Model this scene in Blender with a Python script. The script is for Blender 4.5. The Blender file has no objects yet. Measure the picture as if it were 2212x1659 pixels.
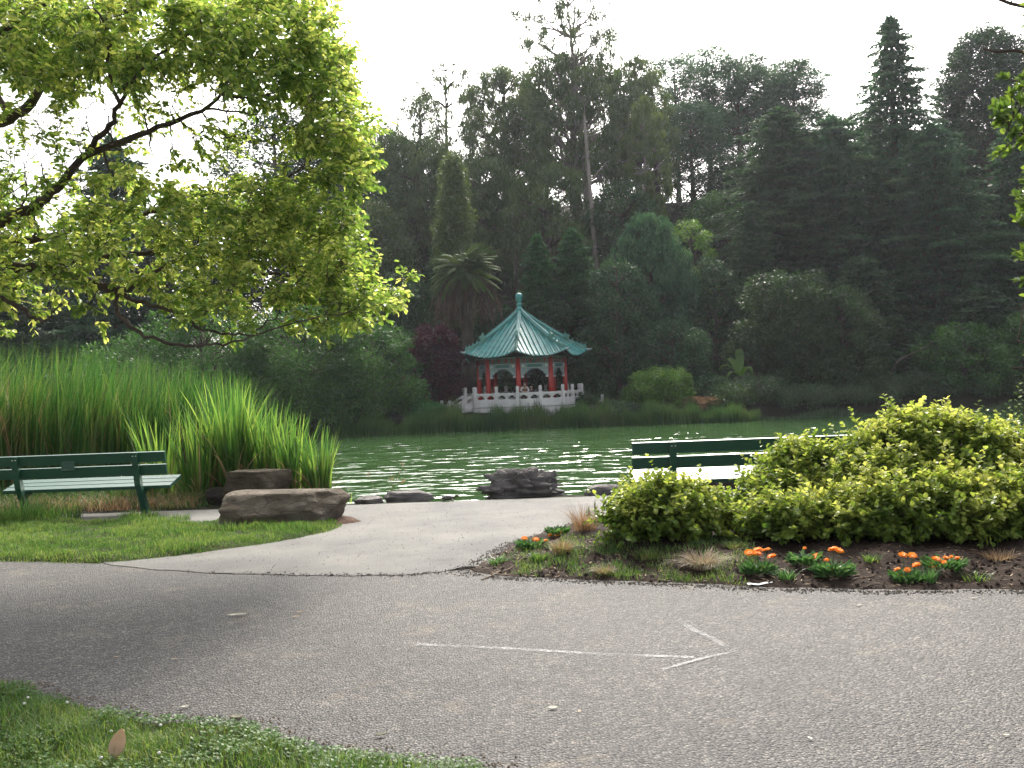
import bpy, math, random
import numpy as np
from mathutils import Vector, Matrix, noise as mnoise
S = bpy.context.scene
COL = S.collection
rad = math.radians
# ------------------------------------------------------------------ camera
EYE = 1.6; FPX = 2150.0; CX, CY = 1106.0, 829.5
ROLL = rad(2.1); PITCH = -6.5/2150
_c, _s = math.cos(ROLL), math.sin(ROLL)
_R = Vector((_c, 0, -_s)); _U = Vector((_s, 0, _c)); _F = Vector((0, 1, 0))
RX = Matrix.Rotation(PITCH, 3, 'X')
_R, _U, _F = RX @ _R, RX @ _U, RX @ _F
cam = bpy.data.cameras.new('camera'); camo = bpy.data.objects.new('camera', cam); COL.objects.link(camo)
m = Matrix((( _R.x, _U.x, -_F.x, 0), (_R.y, _U.y, -_F.y, 0), (_R.z, _U.z, -_F.z, EYE), (0, 0, 0, 1)))
camo.matrix_world = m
cam.sensor_width = 36; cam.lens = 36*FPX/2212; cam.clip_start = 0.05; cam.clip_end = 3000
S.camera = camo
# ------------------------------------------------------------------ light
SUN_EL, SUN_AZ = rad(40), rad(9)          # azimuth from +Y towards +X
W = bpy.data.worlds.new('World'); S.world = W; W.use_nodes = True
nt = W.node_tree; nt.nodes.clear()
sky = nt.nodes.new('ShaderNodeTexSky'); sky.sky_type = 'NISHITA'; sky.sun_disc = False
sky.sun_elevation = SUN_EL; sky.sun_rotation = SUN_AZ
sky.air_density = 1.0; sky.dust_density = 6.0; sky.ozone_density = 1.0
hsv = nt.nodes.new('ShaderNodeHueSaturation'); hsv.inputs['Saturation'].default_value = 0.30
bg = nt.nodes.new('ShaderNodeBackground'); bg.inputs[1].default_value = 0.15
wo = nt.nodes.new('ShaderNodeOutputWorld')
nt.links.new(sky.outputs[0], hsv.inputs['Color']); nt.links.new(hsv.outputs[0], bg.inputs[0]); nt.links.new(bg.outputs[0], wo.inputs[0])
sl = bpy.data.lights.new('sun', 'SUN'); sl.energy = 2.2; sl.angle = rad(11); sl.color = (1.0, 0.93, 0.80)
so = bpy.data.objects.new('sun', sl); COL.objects.link(so)
sd = Vector((math.sin(SUN_AZ)*math.cos(SUN_EL), math.cos(SUN_AZ)*math.cos(SUN_EL), math.sin(SUN_EL)))
so.rotation_euler = sd.to_track_quat('Z', 'Y').to_euler()
S.view_settings.view_transform = 'Standard'; S.view_settings.look = 'None'
S.view_settings.exposure = 1.30; S.view_settings.gamma = 1
S.cycles.max_bounces = 8; S.cycles.diffuse_bounces = 3; S.cycles.glossy_bounces = 3
S.cycles.transmission_bounces = 6; S.cycles.transparent_max_bounces = 6; S.cycles.volume_bounces = 0
S.cycles.use_denoising = True; S.cycles.sample_clamp_indirect = 6
S.render.use_persistent_data = False

# ------------------------------------------------------------------ projection helpers (photo pixels, 2212 wide)
def ray(u, v):
    return _R*((u-CX)/FPX) + _U*(-(v-CY)/FPX) + _F
def P(u, v, d):
    r = ray(u, v); return Vector((r.x*d/r.y, d, EYE + r.z*d/r.y))
def G(u, v, z=0.0):
    r = ray(u, v); t = (z-EYE)/r.z; return Vector((r.x*t, r.y*t, z))
def sm(a, b, x):
    t = np.clip((np.asarray(x, float)-a)/(b-a), 0, 1); return t*t*(3-2*t)

# ------------------------------------------------------------------ mesh helpers
class MB:
    def __init__(s): s.v = []; s.f = []; s.n = 0
    def add(s, V, F, r=None):
        V = np.asarray(V, float).reshape(-1, 3); F = np.asarray(F, int)
        if len(F) == 0: return
        if r is None: r = np.full(len(F), 0.5)
        s.v.append(V); s.f.append((F+s.n, np.broadcast_to(np.asarray(r, float), (len(F),)))); s.n += len(V)
    def mesh(s, name, mat, smooth=False):
        me = bpy.data.meshes.new(name)
        if not s.v: return me
        V = np.concatenate(s.v); nl = [f.size for f, _ in s.f]
        loops = np.concatenate([f.ravel() for f, _ in s.f]).astype(np.int32)
        tot = np.concatenate([np.full(len(f), f.shape[1]) for f, _ in s.f])
        start = np.concatenate([[0], np.cumsum(tot)[:-1]]).astype(np.int32)
        R = np.concatenate([r for _, r in s.f]).astype(np.float32)
        me.vertices.add(len(V)); me.vertices.foreach_set('co', V.astype(np.float32).ravel())
        me.loops.add(len(loops)); me.loops.foreach_set('vertex_index', loops)
        me.polygons.add(len(tot)); me.polygons.foreach_set('loop_start', start)
        me.polygons.foreach_set('use_smooth', np.full(len(tot), smooth))
        me.update(calc_edges=True)
        a = me.attributes.new('rnd', 'FLOAT', 'FACE'); a.data.foreach_set('value', R)
        if mat: me.materials.append(mat)
        return me
    def build(s, name, mat, parent=None, smooth=False, loc=None):
        o = bpy.data.objects.new(name, s.mesh(name, mat, smooth)); COL.objects.link(o)
        if parent: o.parent = parent
        if loc is not None: o.location = loc
        return o
def tag(o, label=None, cat=None, group=None, kind=None):
    if label: o['label'] = label
    if cat: o['category'] = cat
    if group: o['group'] = group
    if kind: o['kind'] = kind
    return o
def empty(name, loc=(0, 0, 0), rz=0):
    o = bpy.data.objects.new(name, None); COL.objects.link(o); o.location = loc; o.rotation_euler = (0, 0, rz); o.empty_display_size = .1
    return o
def copy_thing(o, loc, rz=0, sc=None, label=None):
    c = o.copy(); COL.objects.link(c); c.location = loc; c.rotation_euler = (0, 0, rz)
    if sc: c.scale = sc
    if label: c['label'] = label
    for ch in list(o.children):
        d = ch.copy(); COL.objects.link(d); d.parent = c
        for g in list(ch.children):
            e = g.copy(); COL.objects.link(e); e.parent = d
    return c
def nrm(a): return a/np.maximum(np.linalg.norm(a, axis=-1, keepdims=True), 1e-9)
def tube(pts, r, n=6):
    pts = np.asarray(pts, float); K = len(pts); r = np.broadcast_to(np.asarray(r, float), (K,))
    T = nrm(np.gradient(pts, axis=0))
    ref = np.array([0, 0, 1.0]) if abs(T[:, 2]).mean() < .8 else np.array([1.0, 0, 0])
    A = nrm(np.cross(T, ref)); B = np.cross(T, A)
    a = np.linspace(0, 2*np.pi, n, endpoint=False)
    V = pts[:, None, :] + r[:, None, None]*(np.cos(a)[None, :, None]*A[:, None, :] + np.sin(a)[None, :, None]*B[:, None, :])
    F = []
    i = np.arange(K-1)[:, None]*n; j = np.arange(n)[None, :]; j2 = (j+1) % n
    F = np.stack([i+j, i+j2, i+n+j2, i+n+j], -1).reshape(-1, 4)
    V = np.concatenate([V.reshape(-1, 3), pts[:1], pts[-1:]])
    return V, F
def box(c, s, rz=0, R=None):
    c = np.array(c, float); h = np.array(s, float)/2
    V = np.array([[x, y, z] for x in (-1, 1) for y in (-1, 1) for z in (-1, 1)])*h
    if R is not None: V = V @ np.array(R).T
    elif rz:
        V = V @ np.array([[math.cos(rz), math.sin(rz), 0], [-math.sin(rz), math.cos(rz), 0], [0, 0, 1]])
    return V+c, np.array([[0, 1, 3, 2], [4, 6, 7, 5], [0, 4, 5, 1], [2, 3, 7, 6], [0, 2, 6, 4], [1, 5, 7, 3]])
def lathe(prof, n=20, c=(0, 0, 0)):
    a = np.linspace(0, 2*np.pi, n, endpoint=False); K = len(prof)
    V = np.array([[r*math.cos(t), r*math.sin(t), z] for r, z in prof for t in a])+np.array(c)
    i = np.arange(K-1)[:, None]*n; j = np.arange(n)[None, :]; j2 = (j+1) % n
    return V, np.stack([i+j, i+j2, i+n+j2, i+n+j], -1).reshape(-1, 4)
def prism(poly, axis_o, ex, ey, ez, t):
    """extrude 2-D poly (in ex,ey) by +-t/2 along ez"""
    o = np.array(axis_o, float); ex, ey, ez = map(lambda q: np.array(q, float), (ex, ey, ez))
    p = np.array(poly, float); n = len(p)
    A = o + p[:, :1]*ex + p[:, 1:]*ey
    V = np.concatenate([A - ez*t/2, A + ez*t/2])
    F = [[i, (i+1) % n, n+(i+1) % n, n+i] for i in range(n)]
    return V, np.array(F), np.array([list(range(n))]), np.array([[n+i for i in range(n)]])
def add_prism(mb, *a):
    V, F, c1, c2 = prism(*a); n0 = mb.n
    mb.add(V, F); mb.f.append((c1+n0, np.array([.5]))); mb.f.append((c2+n0, np.array([.5])))
def grid_mesh(mb, V, nu, nv):
    i = np.arange(nu-1)[:, None]*nv; j = np.arange(nv-1)[None, :]
    F = np.stack([i+j, i+j+1, i+nv+j+1, i+nv+j], -1).reshape(-1, 4); mb.add(V, F)
def leaves(mb, Pp, D, N, L, Wd, rnd, near=False, fold=.15):
    """leaf shaped cards: Pp base, D direction, N normal"""
    n = len(Pp)
    if n == 0: return
    D = nrm(D); Sd = nrm(np.cross(D, N)); Nn = np.cross(Sd, D)
    L = np.broadcast_to(np.asarray(L, float), (n,))[:, None]; Wd = np.broadcast_to(np.asarray(Wd, float), (n,))[:, None]
    if not near:
        V = np.stack([Pp, Pp+D*L*.42+Sd*Wd*.5, Pp+D*L, Pp+D*L*.42-Sd*Wd*.5], 1)
        F = np.arange(n)[:, None]*4+np.arange(4)[None]
        mb.add(V, F, rnd)
    else:
        up = Nn*Wd*fold
        V = np.stack([Pp, Pp+D*L*.28+Sd*Wd*.42+up, Pp+D*L*.68+Sd*Wd*.46+up, Pp+D*L*.97-Nn*L*.08, Pp+D*L*.68-Sd*Wd*.46+up, Pp+D*L*.28-Sd*Wd*.42+up], 1)
        b = np.arange(n)[:, None]*6
        F = np.concatenate([b+np.array([[0, 1, 2, 3]]), b+np.array([[0, 3, 4, 5]])])
        mb.add(V, F, np.concatenate([np.broadcast_to(rnd, (n,))]*2))
def blades(mb, B, H, Wd, lean, az, rnd, segs=3, curl=1.8):
    """grass / reed blades; B bases, H heights, lean (fraction of H sideways at the tip), az lean direction"""
    n = len(B); H = np.broadcast_to(H, (n,)); Wd = np.broadcast_to(Wd, (n,)); lean = np.broadcast_to(lean, (n,))
    d = np.stack([np.cos(az), np.sin(az), np.zeros(n)], -1)
    fa = az + np.pi/2 + RNG.uniform(-.9, .9, n)
    sdv = np.stack([np.cos(fa), np.sin(fa), np.zeros(n)], -1)
    rows = []
    for k in range(segs+1):
        t = k/segs
        c = B + d*(lean*H*t**curl)[:, None]; c = c.copy(); c[:, 2] += H*(t - .35*np.abs(lean)*t**2.5)
        w = Wd*(1-t**2.2)*.5 if k < segs else Wd*0.04
        rows.append(c - sdv*w[:, None]); rows.append(c + sdv*w[:, None])
    V = np.stack(rows, 1); m2 = 2*(segs+1); b = np.arange(n)[:, None]*m2
    F = np.concatenate([b+np.array([[2*k, 2*k+1, 2*k+3, 2*k+2]]) for k in range(segs)])
    mb.add(V, F, np.tile(np.broadcast_to(rnd, (n,)), segs))
RNG = np.random.default_rng(7)

# ------------------------------------------------------------------ materials
def mat(name):
    m = bpy.data.materials.new(name); m.use_nodes = True; t = m.node_tree; t.nodes.clear()
    out = t.nodes.new('ShaderNodeOutputMaterial'); return m, t, out
def N(t, typ, **kw):
    n = t.nodes.new(typ)
    for k, v in kw.items():
        if k in n.inputs: n.inputs[k].default_value = v
        else: setattr(n, k, v)
    return n
def pos(t, scale=(1, 1, 1)):
    g = N(t, 'ShaderNodeTexCoord'); mp = N(t, 'ShaderNodeMapping'); mp.inputs['Scale'].default_value = scale
    t.links.new(g.outputs['Object'], mp.inputs[0]); return mp.outputs[0]
def noise(t, vec, scale, detail=4, rough=.55):
    n = N(t, 'ShaderNodeTexNoise'); n.inputs['Scale'].default_value = scale; n.inputs['Detail'].default_value = detail; n.inputs['Roughness'].default_value = rough
    t.links.new(vec, n.inputs['Vector']); return n.outputs['Fac']
def ramp(t, fac, stops):
    r = N(t, 'ShaderNodeValToRGB'); e = r.color_ramp.elements
    while len(e) < len(stops): e.new(.5)
    for i, (p_, c) in enumerate(stops):
        e[i].position = p_; e[i].color = (*c, 1) if len(c) == 3 else c
    t.links.new(fac, r.inputs[0]); return r.outputs[0]
def mixc(t, fac, a, b, mode='MIX'):
    n = N(t, 'ShaderNodeMix', data_type='RGBA', blend_type=mode)
    for i, s in ((0, fac), (6, a), (7, b)):
        if hasattr(s, 'links') or hasattr(s, 'is_linked'): t.links.new(s, n.inputs[i])
        else: n.inputs[i].default_value = s if i == 0 else ((*s, 1) if len(s) == 3 else s)
    return n.outputs[2]
def bump(t, h, dist, strength=1.0, prev=None):
    b = N(t, 'ShaderNodeBump'); b.inputs['Strength'].default_value = strength; b.inputs['Distance'].default_value = dist
    t.links.new(h, b.inputs['Height'])
    if prev is not None: t.links.new(prev, b.inputs['Normal'])
    return b.outputs[0]
def principled(t, out, col, rough=.6, spec=.5, normal=None, **kw):
    p = N(t, 'ShaderNodeBsdfPrincipled'); 
    if hasattr(col, 'is_linked'): t.links.new(col, p.inputs['Base Color'])
    else: p.inputs['Base Color'].default_value = (*col, 1)
    if hasattr(rough, 'is_linked'): t.links.new(rough, p.inputs['Roughness'])
    else: p.inputs['Roughness'].default_value = rough
    p.inputs['Specular IOR Level'].default_value = spec
    for k, v in kw.items(): p.inputs[k].default_value = v
    if normal is not None: t.links.new(normal, p.inputs['Normal'])
    t.links.new(p.outputs[0], out.inputs[0]); return p
def foliage(name, stops, tr, trans=.4, rough=.5, spec=.35, nscale=.6):
    """leaf material: hue varies leaf by leaf and clump by clump; tr multiplies the colour of transmitted light"""
    m, t, out = mat(name)
    a = N(t, 'ShaderNodeAttribute', attribute_name='rnd')
    nz = noise(t, pos(t), nscale, 2)
    mx = N(t, 'ShaderNodeMath', operation='MULTIPLY_ADD'); t.links.new(nz, mx.inputs[0]); mx.inputs[1].default_value = .9
    ml = N(t, 'ShaderNodeMath', operation='MULTIPLY_ADD'); t.links.new(a.outputs['Fac'], ml.inputs[0]); ml.inputs[1].default_value = .65; ml.inputs[2].default_value = -.27
    t.links.new(ml.outputs[0], mx.inputs[2])
    k = len(stops); col = ramp(t, mx.outputs[0], [(.15+.7*i/(k-1), c) for i, c in enumerate(stops)])
    p = N(t, 'ShaderNodeBsdfPrincipled'); t.links.new(col, p.inputs['Base Color']); p.inputs['Roughness'].default_value = rough; p.inputs['Specular IOR Level'].default_value = spec
    tl = N(t, 'ShaderNodeBsdfTranslucent'); tc = mixc(t, 1.0, col, tr, 'MULTIPLY'); t.links.new(tc, tl.inputs[0])
    mxs = N(t, 'ShaderNodeMixShader'); mxs.inputs[0].default_value = trans
    t.links.new(p.outputs[0], mxs.inputs[1]); t.links.new(tl.outputs[0], mxs.inputs[2]); t.links.new(mxs.outputs[0], out.inputs[0])
    return m
def plain(name, c1, c2, rough=.7, spec=.3, nscale=4, bscale=20, bd=.01, detail=5):
    m, t, out = mat(name); v = pos(t)
    col = ramp(t, noise(t, v, nscale, detail), [(.3, c1), (.7, c2)])
    principled(t, out, col, rough, spec, bump(t, noise(t, v, bscale, 5), bd)); return m
M = {}
M['bark'] = plain('bark_brown', (.05, .035, .028), (.12, .095, .075), .9, .2, 6, 30, .02)
M['bark_far'] = plain('bark_far', (.05, .038, .032), (.11, .085, .07), .9, .2, 1, 4, .05)
M['bark_pale'] = plain('bark_pale', (.20, .16, .14), (.36, .31, .28), .8, .2, .7, 5, .04)
M['red'] = plain('red_lacquer', (.36, .022, .02), (.46, .035, .028), .45, .5, 2, 30, .002)
M['white_stone'] = plain('white_marble', (.50, .48, .46), (.68, .66, .65), .7, .3, 1.6, 12, .004)
M['grey_paint'] = plain('pale_painted_timber', (.20, .27, .27), (.34, .42, .42), .6, .3, 7, 30, .01)
M['frieze'] = plain('painted_frieze', (.10, .15, .15), (.26, .24, .22), .6, .3, 6, 14, .03)
M['panel'] = plain('green_panel', (.06, .16, .15), (.10, .22, .2), .6, .3, 8, 30, .01)
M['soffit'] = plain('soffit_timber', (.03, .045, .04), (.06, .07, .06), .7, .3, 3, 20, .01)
# glazed tile
def tile_mat():
    m, t, out = mat('teal_glazed_tile'); v = pos(t)
    c = ramp(t, noise(t, v, 2.5, 5), [(.25, (.018, .16, .15)), (.6, (.035, .27, .25)), (.85, (.08, .36, .32))])
    principled(t, out, c, .20, .9, bump(t, noise(t, v, 14, 4), .012)); return m
M['tile'] = tile_mat()
M['tile_dull'] = plain('teal_weathered_tile', (.05, .17, .15), (.14, .29, .23), .5, .4, 3, 12, .01)
# --- bench paint
def bench_mat():
    m, t, out = mat('green_bench_paint'); v = pos(t, (1, 8, 8))
    c = ramp(t, noise(t, v, 3, 5), [(.3, (.004, .060, .038)), (.75, (.008, .085, .052))])
    principled(t, out, c, .42, .9, bump(t, noise(t, v, 9, 5), .004)); return m
M['bench'] = bench_mat()
M['bolt'] = plain('galvanised_bolt', (.5, .5, .5), (.7, .7, .7), .3, .6)
# --- asphalt
def asphalt():
    m, t, out = mat('worn_chip_asphalt'); v = pos(t)
    vo = N(t, 'ShaderNodeTexVoronoi'); vo.inputs['Scale'].default_value = 72; vo.inputs['Randomness'].default_value = 1; t.links.new(v, vo.inputs['Vector'])
    vo2 = N(t, 'ShaderNodeTexVoronoi'); vo2.inputs['Scale'].default_value = 120; t.links.new(v, vo2.inputs['Vector'])
    sep = N(t, 'ShaderNodeSeparateColor'); t.links.new(vo.outputs['Color'], sep.inputs[0])
    chip = ramp(t, sep.outputs[0], [(0, (.045, .043, .045)), (.45, (.085, .081, .081)), (.8, (.135, .128, .124)), (1, (.23, .215, .20))])
    gap = ramp(t, vo.outputs['Distance'], [(.30, (1, 1, 1)), (.72, (.30, .29, .29))])
    c = mixc(t, 1.0, chip, gap, 'MULTIPLY')
    big = ramp(t, noise(t, v, .55, 5, .6), [(.3, (.78, .78, .80)), (.7, (1.16, 1.13, 1.08))])
    c = mixc(t, 1.0, c, big, 'MULTIPLY')
    st = ramp(t, noise(t, v, 1.9, 6, .7), [(.58, (0, 0, 0)), (.76, (.7, .7, .7))])
    c = mixc(t, st, c, (.20, .16, .115))
    md = ramp(t, noise(t, v, 4.5, 6, .75), [(.35, (.72, .72, .73)), (.65, (1.12, 1.12, 1.1))]); c = mixc(t, 1.0, c, md, 'MULTIPLY')
    h = N(t, 'ShaderNodeMath', operation='MULTIPLY_ADD'); t.links.new(vo.outputs['Distance'], h.inputs[0]); h.inputs[1].default_value = -1.0; t.links.new(sep.outputs[1], h.inputs[2])
    nb = bump(t, h.outputs[0], .009, 1.0); nb = bump(t, vo2.outputs['Distance'], .003, .6, nb)
    principled(t, out, c, .72, .35, nb); return m
M['asphalt'] = asphalt()
def pathm():
    m, t, out = mat('fine_grey_paving'); v = pos(t)
    c = ramp(t, noise(t, v, 90, 3, .7), [(.3, (.104, .103, .100)), (.7, (.186, .182, .174))])
    big = ramp(t, noise(t, v, .9, 6, .65), [(.34, (.58, .58, .60)), (.66, (1.08, 1.05, 1.01))])
    c = mixc(t, 1.0, c, big, 'MULTIPLY')
    vo = N(t, 'ShaderNodeTexVoronoi'); vo.inputs['Scale'].default_value = 7; t.links.new(v, vo.inputs['Vector'])
    spk = ramp(t, vo.outputs['Distance'], [(.03, (.22, .2, .17)), (.07, (1, 1, 1))])
    c = mixc(t, 1.0, c, spk, 'MULTIPLY')
    st = ramp(t, noise(t, pos(t, (.5, 1.6, 1)), 2.2, 8, .75), [(.56, (1, 1, 1)), (.72, (.70, .67, .62))]); c = mixc(t, 1.0, c, st, 'MULTIPLY')
    principled(t, out, c, .8, .3, bump(t, noise(t, v, 60, 4, .7), .009)); return m
M['path'] = pathm()
def soil(name, a, b, bd=.03, sc=9):
    m, t, out = mat(name); v = pos(t)
    c = ramp(t, noise(t, v, sc, 8, .7), [(.3, a), (.7, b)])
    principled(t, out, c, .95, .15, bump(t, noise(t, v, 22, 8, .7), bd)); return m
M['soil'] = soil('garden_soil', (.014, .009, .007), (.058, .038, .028))
M['turf'] = soil('turf_soil', (.020, .035, .010), (.07, .075, .03))
M['forest'] = soil('forest_floor', (.012, .016, .009), (.045, .04, .022), .1, .4)
M['twig'] = plain('dry_twig', (.12, .085, .06), (.25, .19, .14), .8, .2)
def rockm(name, a, b, c_, sc=3.0):
    m, t, out = mat(name); v = pos(t)
    c = ramp(t, noise(t, v, sc, 9, .68), [(.28, a), (.5, b), (.75, c_)])
    ve = N(t, 'ShaderNodeTexVoronoi', feature='DISTANCE_TO_EDGE'); ve.inputs['Scale'].default_value = 4.5
    wv = mixc(t, .25, v, N(t, 'ShaderNodeTexNoise').outputs['Color']); t.links.new(pos(t, (.8, 1, 2.2)), ve.inputs['Vector'])
    cr = ramp(t, ve.outputs['Distance'], [(.0, (.35, .33, .30)), (.03, (1, 1, 1))]); c = mixc(t, .35, c, mixc(t, 1.0, c, cr, 'MULTIPLY'))
    nb = bump(t, ramp(t, ve.outputs['Distance'], [(0, (0, 0, 0)), (.05, (1, 1, 1))]), .02)
    nb = bump(t, noise(t, pos(t, (1, 1, 3.2)), 7, 12, .8), .09, 1, nb)
    nb = bump(t, noise(t, v, 45, 5, .7), .008, 1, nb)
    principled(t, out, c, .85, .25, nb); return m
M['rock_brown'] = rockm('brown_mossy_rock', (.065, .056, .034), (.165, .13, .095), (.32, .28, .24))
M['rock_grey'] = rockm('grey_rock', (.12, .105, .105), (.26, .235, .23), (.42, .39, .37))
M['rock_dark'] = rockm('dark_rock', (.025, .02, .02), (.06, .045, .04), (.12, .1, .09))
def water():
    m, t, out = mat('green_lake_water')
    vA = pos(t, (.75, 1.0, 1)); vB = pos(t, (1.0, 1.3, 1)); vC = pos(t, (.08, .16, 1))
    nA = noise(t, vA, .95, 2, .45); nB = noise(t, vB, 3.5, 2, .5); nC = noise(t, vC, 1, 2)
    g = N(t, 'ShaderNodeTexCoord'); sx = N(t, 'ShaderNodeSeparateXYZ'); t.links.new(g.outputs['Object'], sx.inputs[0])
    mr = N(t, 'ShaderNodeMapRange'); t.links.new(sx.outputs[1], mr.inputs[0])
    mr.inputs[1].default_value = 28; mr.inputs[2].default_value = 54; mr.inputs[3].default_value = 1.0; mr.inputs[4].default_value = .42
    amp = N(t, 'ShaderNodeMath', operation='MULTIPLY_ADD'); t.links.new(nC, amp.inputs[0]); amp.inputs[1].default_value = 1.1; amp.inputs[2].default_value = .45
    am2 = N(t, 'ShaderNodeMath', operation='MULTIPLY'); t.links.new(amp.outputs[0], am2.inputs[0]); t.links.new(mr.outputs[0], am2.inputs[1])
    h1 = N(t, 'ShaderNodeMath', operation='MULTIPLY'); t.links.new(nA, h1.inputs[0]); t.links.new(am2.outputs[0], h1.inputs[1])
    h2 = N(t, 'ShaderNodeMath', operation='MULTIPLY'); t.links.new(nB, h2.inputs[0]); t.links.new(am2.outputs[0], h2.inputs[1])
    nb = bump(t, h1.outputs[0], .50); nb = bump(t, h2.outputs[0], .03, 1, nb)
    principled(t, out, (.052, .108, .036), .03, .5, nb, IOR=1.33); return m
M['water'] = water()
YG = [(.05, .10, .012), (.10, .17, .02), (.19, .25, .03)]
M['tree_near'] = foliage('golden_leaves', [(.06, .12, .02), (.15, .23, .045), (.42, .45, .14)], (2.2, 2.1, 1.5), .55, .38, .5, 1.2)
M['golden'] = foliage('golden_shrub_leaves', [(.055, .11, .014), (.17, .24, .034), (.44, .46, .11)], (1.65, 1.6, 1.3), .45, .45, .3, 2.2)
M['glossy'] = foliage('glossy_green_leaves', [(.045, .10, .016), (.09, .16, .025), (.15, .22, .04)], (1.9, 1.8, 1.2), .40, .3, .5, 3)
M['iris'] = foliage('iris_leaves', [(.04, .11, .03), (.09, .19, .045), (.22, .30, .08)], (1.7, 1.7, 1.0), .45, .35, .5, 2)
M['cattail'] = foliage('cattail_leaves', [(.024, .075, .022), (.055, .14, .034), (.15, .20, .06)], (1.6, 1.7, 1.0), .34, .5, .3, .8)
M['grass'] = foliage('lawn_grass', [(.04, .095, .022), (.075, .155, .036), (.20, .25, .075)], (1.6, 1.6, 1.0), .40, .5, .3, 1.5)
M['dry'] = foliage('dry_grass', [(.16, .09, .055), (.30, .19, .11), (.42, .33, .2)], (1.3, 1.2, 1.0), .35, .6, .2, 4)
M['dry_pale'] = foliage('pale_dry_grass', [(.22, .15, .11), (.38, .29, .21), (.52, .43, .33)], (1.2, 1.15, 1.0), .3, .6, .2, 4)
M['reed_far'] = foliage('shore_reeds', [(.028, .075, .022), (.06, .13, .034), (.13, .16, .065)], (1.5, 1.5, 1.0), .35, .6, .25, .35)
M['con_dark'] = foliage('dark_conifer_needles', [(.014, .042, .020), (.036, .084, .036), (.09, .155, .06)], (1.4, 1.5, 1.0), .22, .6, .25, .25)
M['con_mid'] = foliage('blue_green_needles', [(.022, .065, .038), (.058, .135, .068), (.13, .22, .10)], (1.4, 1.5, 1.0), .25, .6, .25, .25)
M['con_green'] = foliage('fresh_green_needles', [(.02, .08, .028), (.045, .14, .045), (.085, .20, .065)], (1.4, 1.6, 1.0), .28, .6, .25, .3)
M['euc'] = foliage('eucalyptus_leaves', [(.038, .070, .026), (.075, .12, .042), (.14, .18, .065)], (1.6, 1.6, 1.0), .30, .5, .3, .25)
M['euc_light'] = foliage('pale_eucalyptus_leaves', [(.05, .08, .025), (.09, .13, .04), (.14, .18, .06)], (1.6, 1.6, 1.0), .35, .5, .3, .4)
M['broad'] = foliage('broad_green_leaves', [(.022, .065, .020), (.048, .115, .03), (.09, .18, .048)], (1.7, 1.8, 1.0), .32, .5, .3, .4)
M['broad_lite'] = foliage('light_green_leaves', [(.05, .12, .02), (.09, .18, .03), (.15, .26, .045)], (1.6, 1.6, 1.0), .38, .5, .35, .5)
M['olive'] = foliage('olive_green_leaves', [(.020, .046, .018), (.040, .078, .027), (.075, .12, .04)], (1.6, 1.6, 1.0), .3, .45, .35, .5)
M['grey_green'] = foliage('grey_green_leaves', [(.035, .065, .035), (.06, .10, .05), (.10, .14, .075)], (1.4, 1.5, 1.0), .3, .55, .3, .4)
M['purple'] = foliage('purple_plum_leaves', [(.030, .010, .018), (.060, .016, .028), (.11, .03, .04)], (2.0, 1.0, 1.1), .3, .45, .35, .5)
M['palm'] = foliage('palm_leaflets', [(.045, .09, .028), (.08, .14, .04), (.14, .20, .06)], (1.5, 1.5, 1.0), .3, .6, .2, .6)
M['palm_dead'] = foliage('dead_palm_fronds', [(.05, .035, .028), (.10, .07, .05), (.17, .125, .09)], (1.2, 1.1, 1.0), .15, .7, .2, .6)
M['petal'] = foliage('orange_petals', [(.82, .23, .004), (.90, .32, .008), (.95, .44, .015)], (1.1, 1.15, 1.0), .3, .5, .3, 4)
M['petal_core'] = plain('orange_flower_heart', (.75, .13, .004), (.95, .32, .02), .7, .2, 60, 90, .004)
M['marigold_leaf'] = foliage('marigold_leaves', [(.035, .09, .03), (.065, .15, .045), (.13, .23, .09)], (1.5, 1.6, 1.0), .3, .4, .45, 4)
M['dead_leaf'] = foliage('fallen_leaf', [(.22, .14, .09), (.42, .31, .21), (.58, .5, .36)], (1.1, 1.0, .9), .2, .6, .3, 8)

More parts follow.
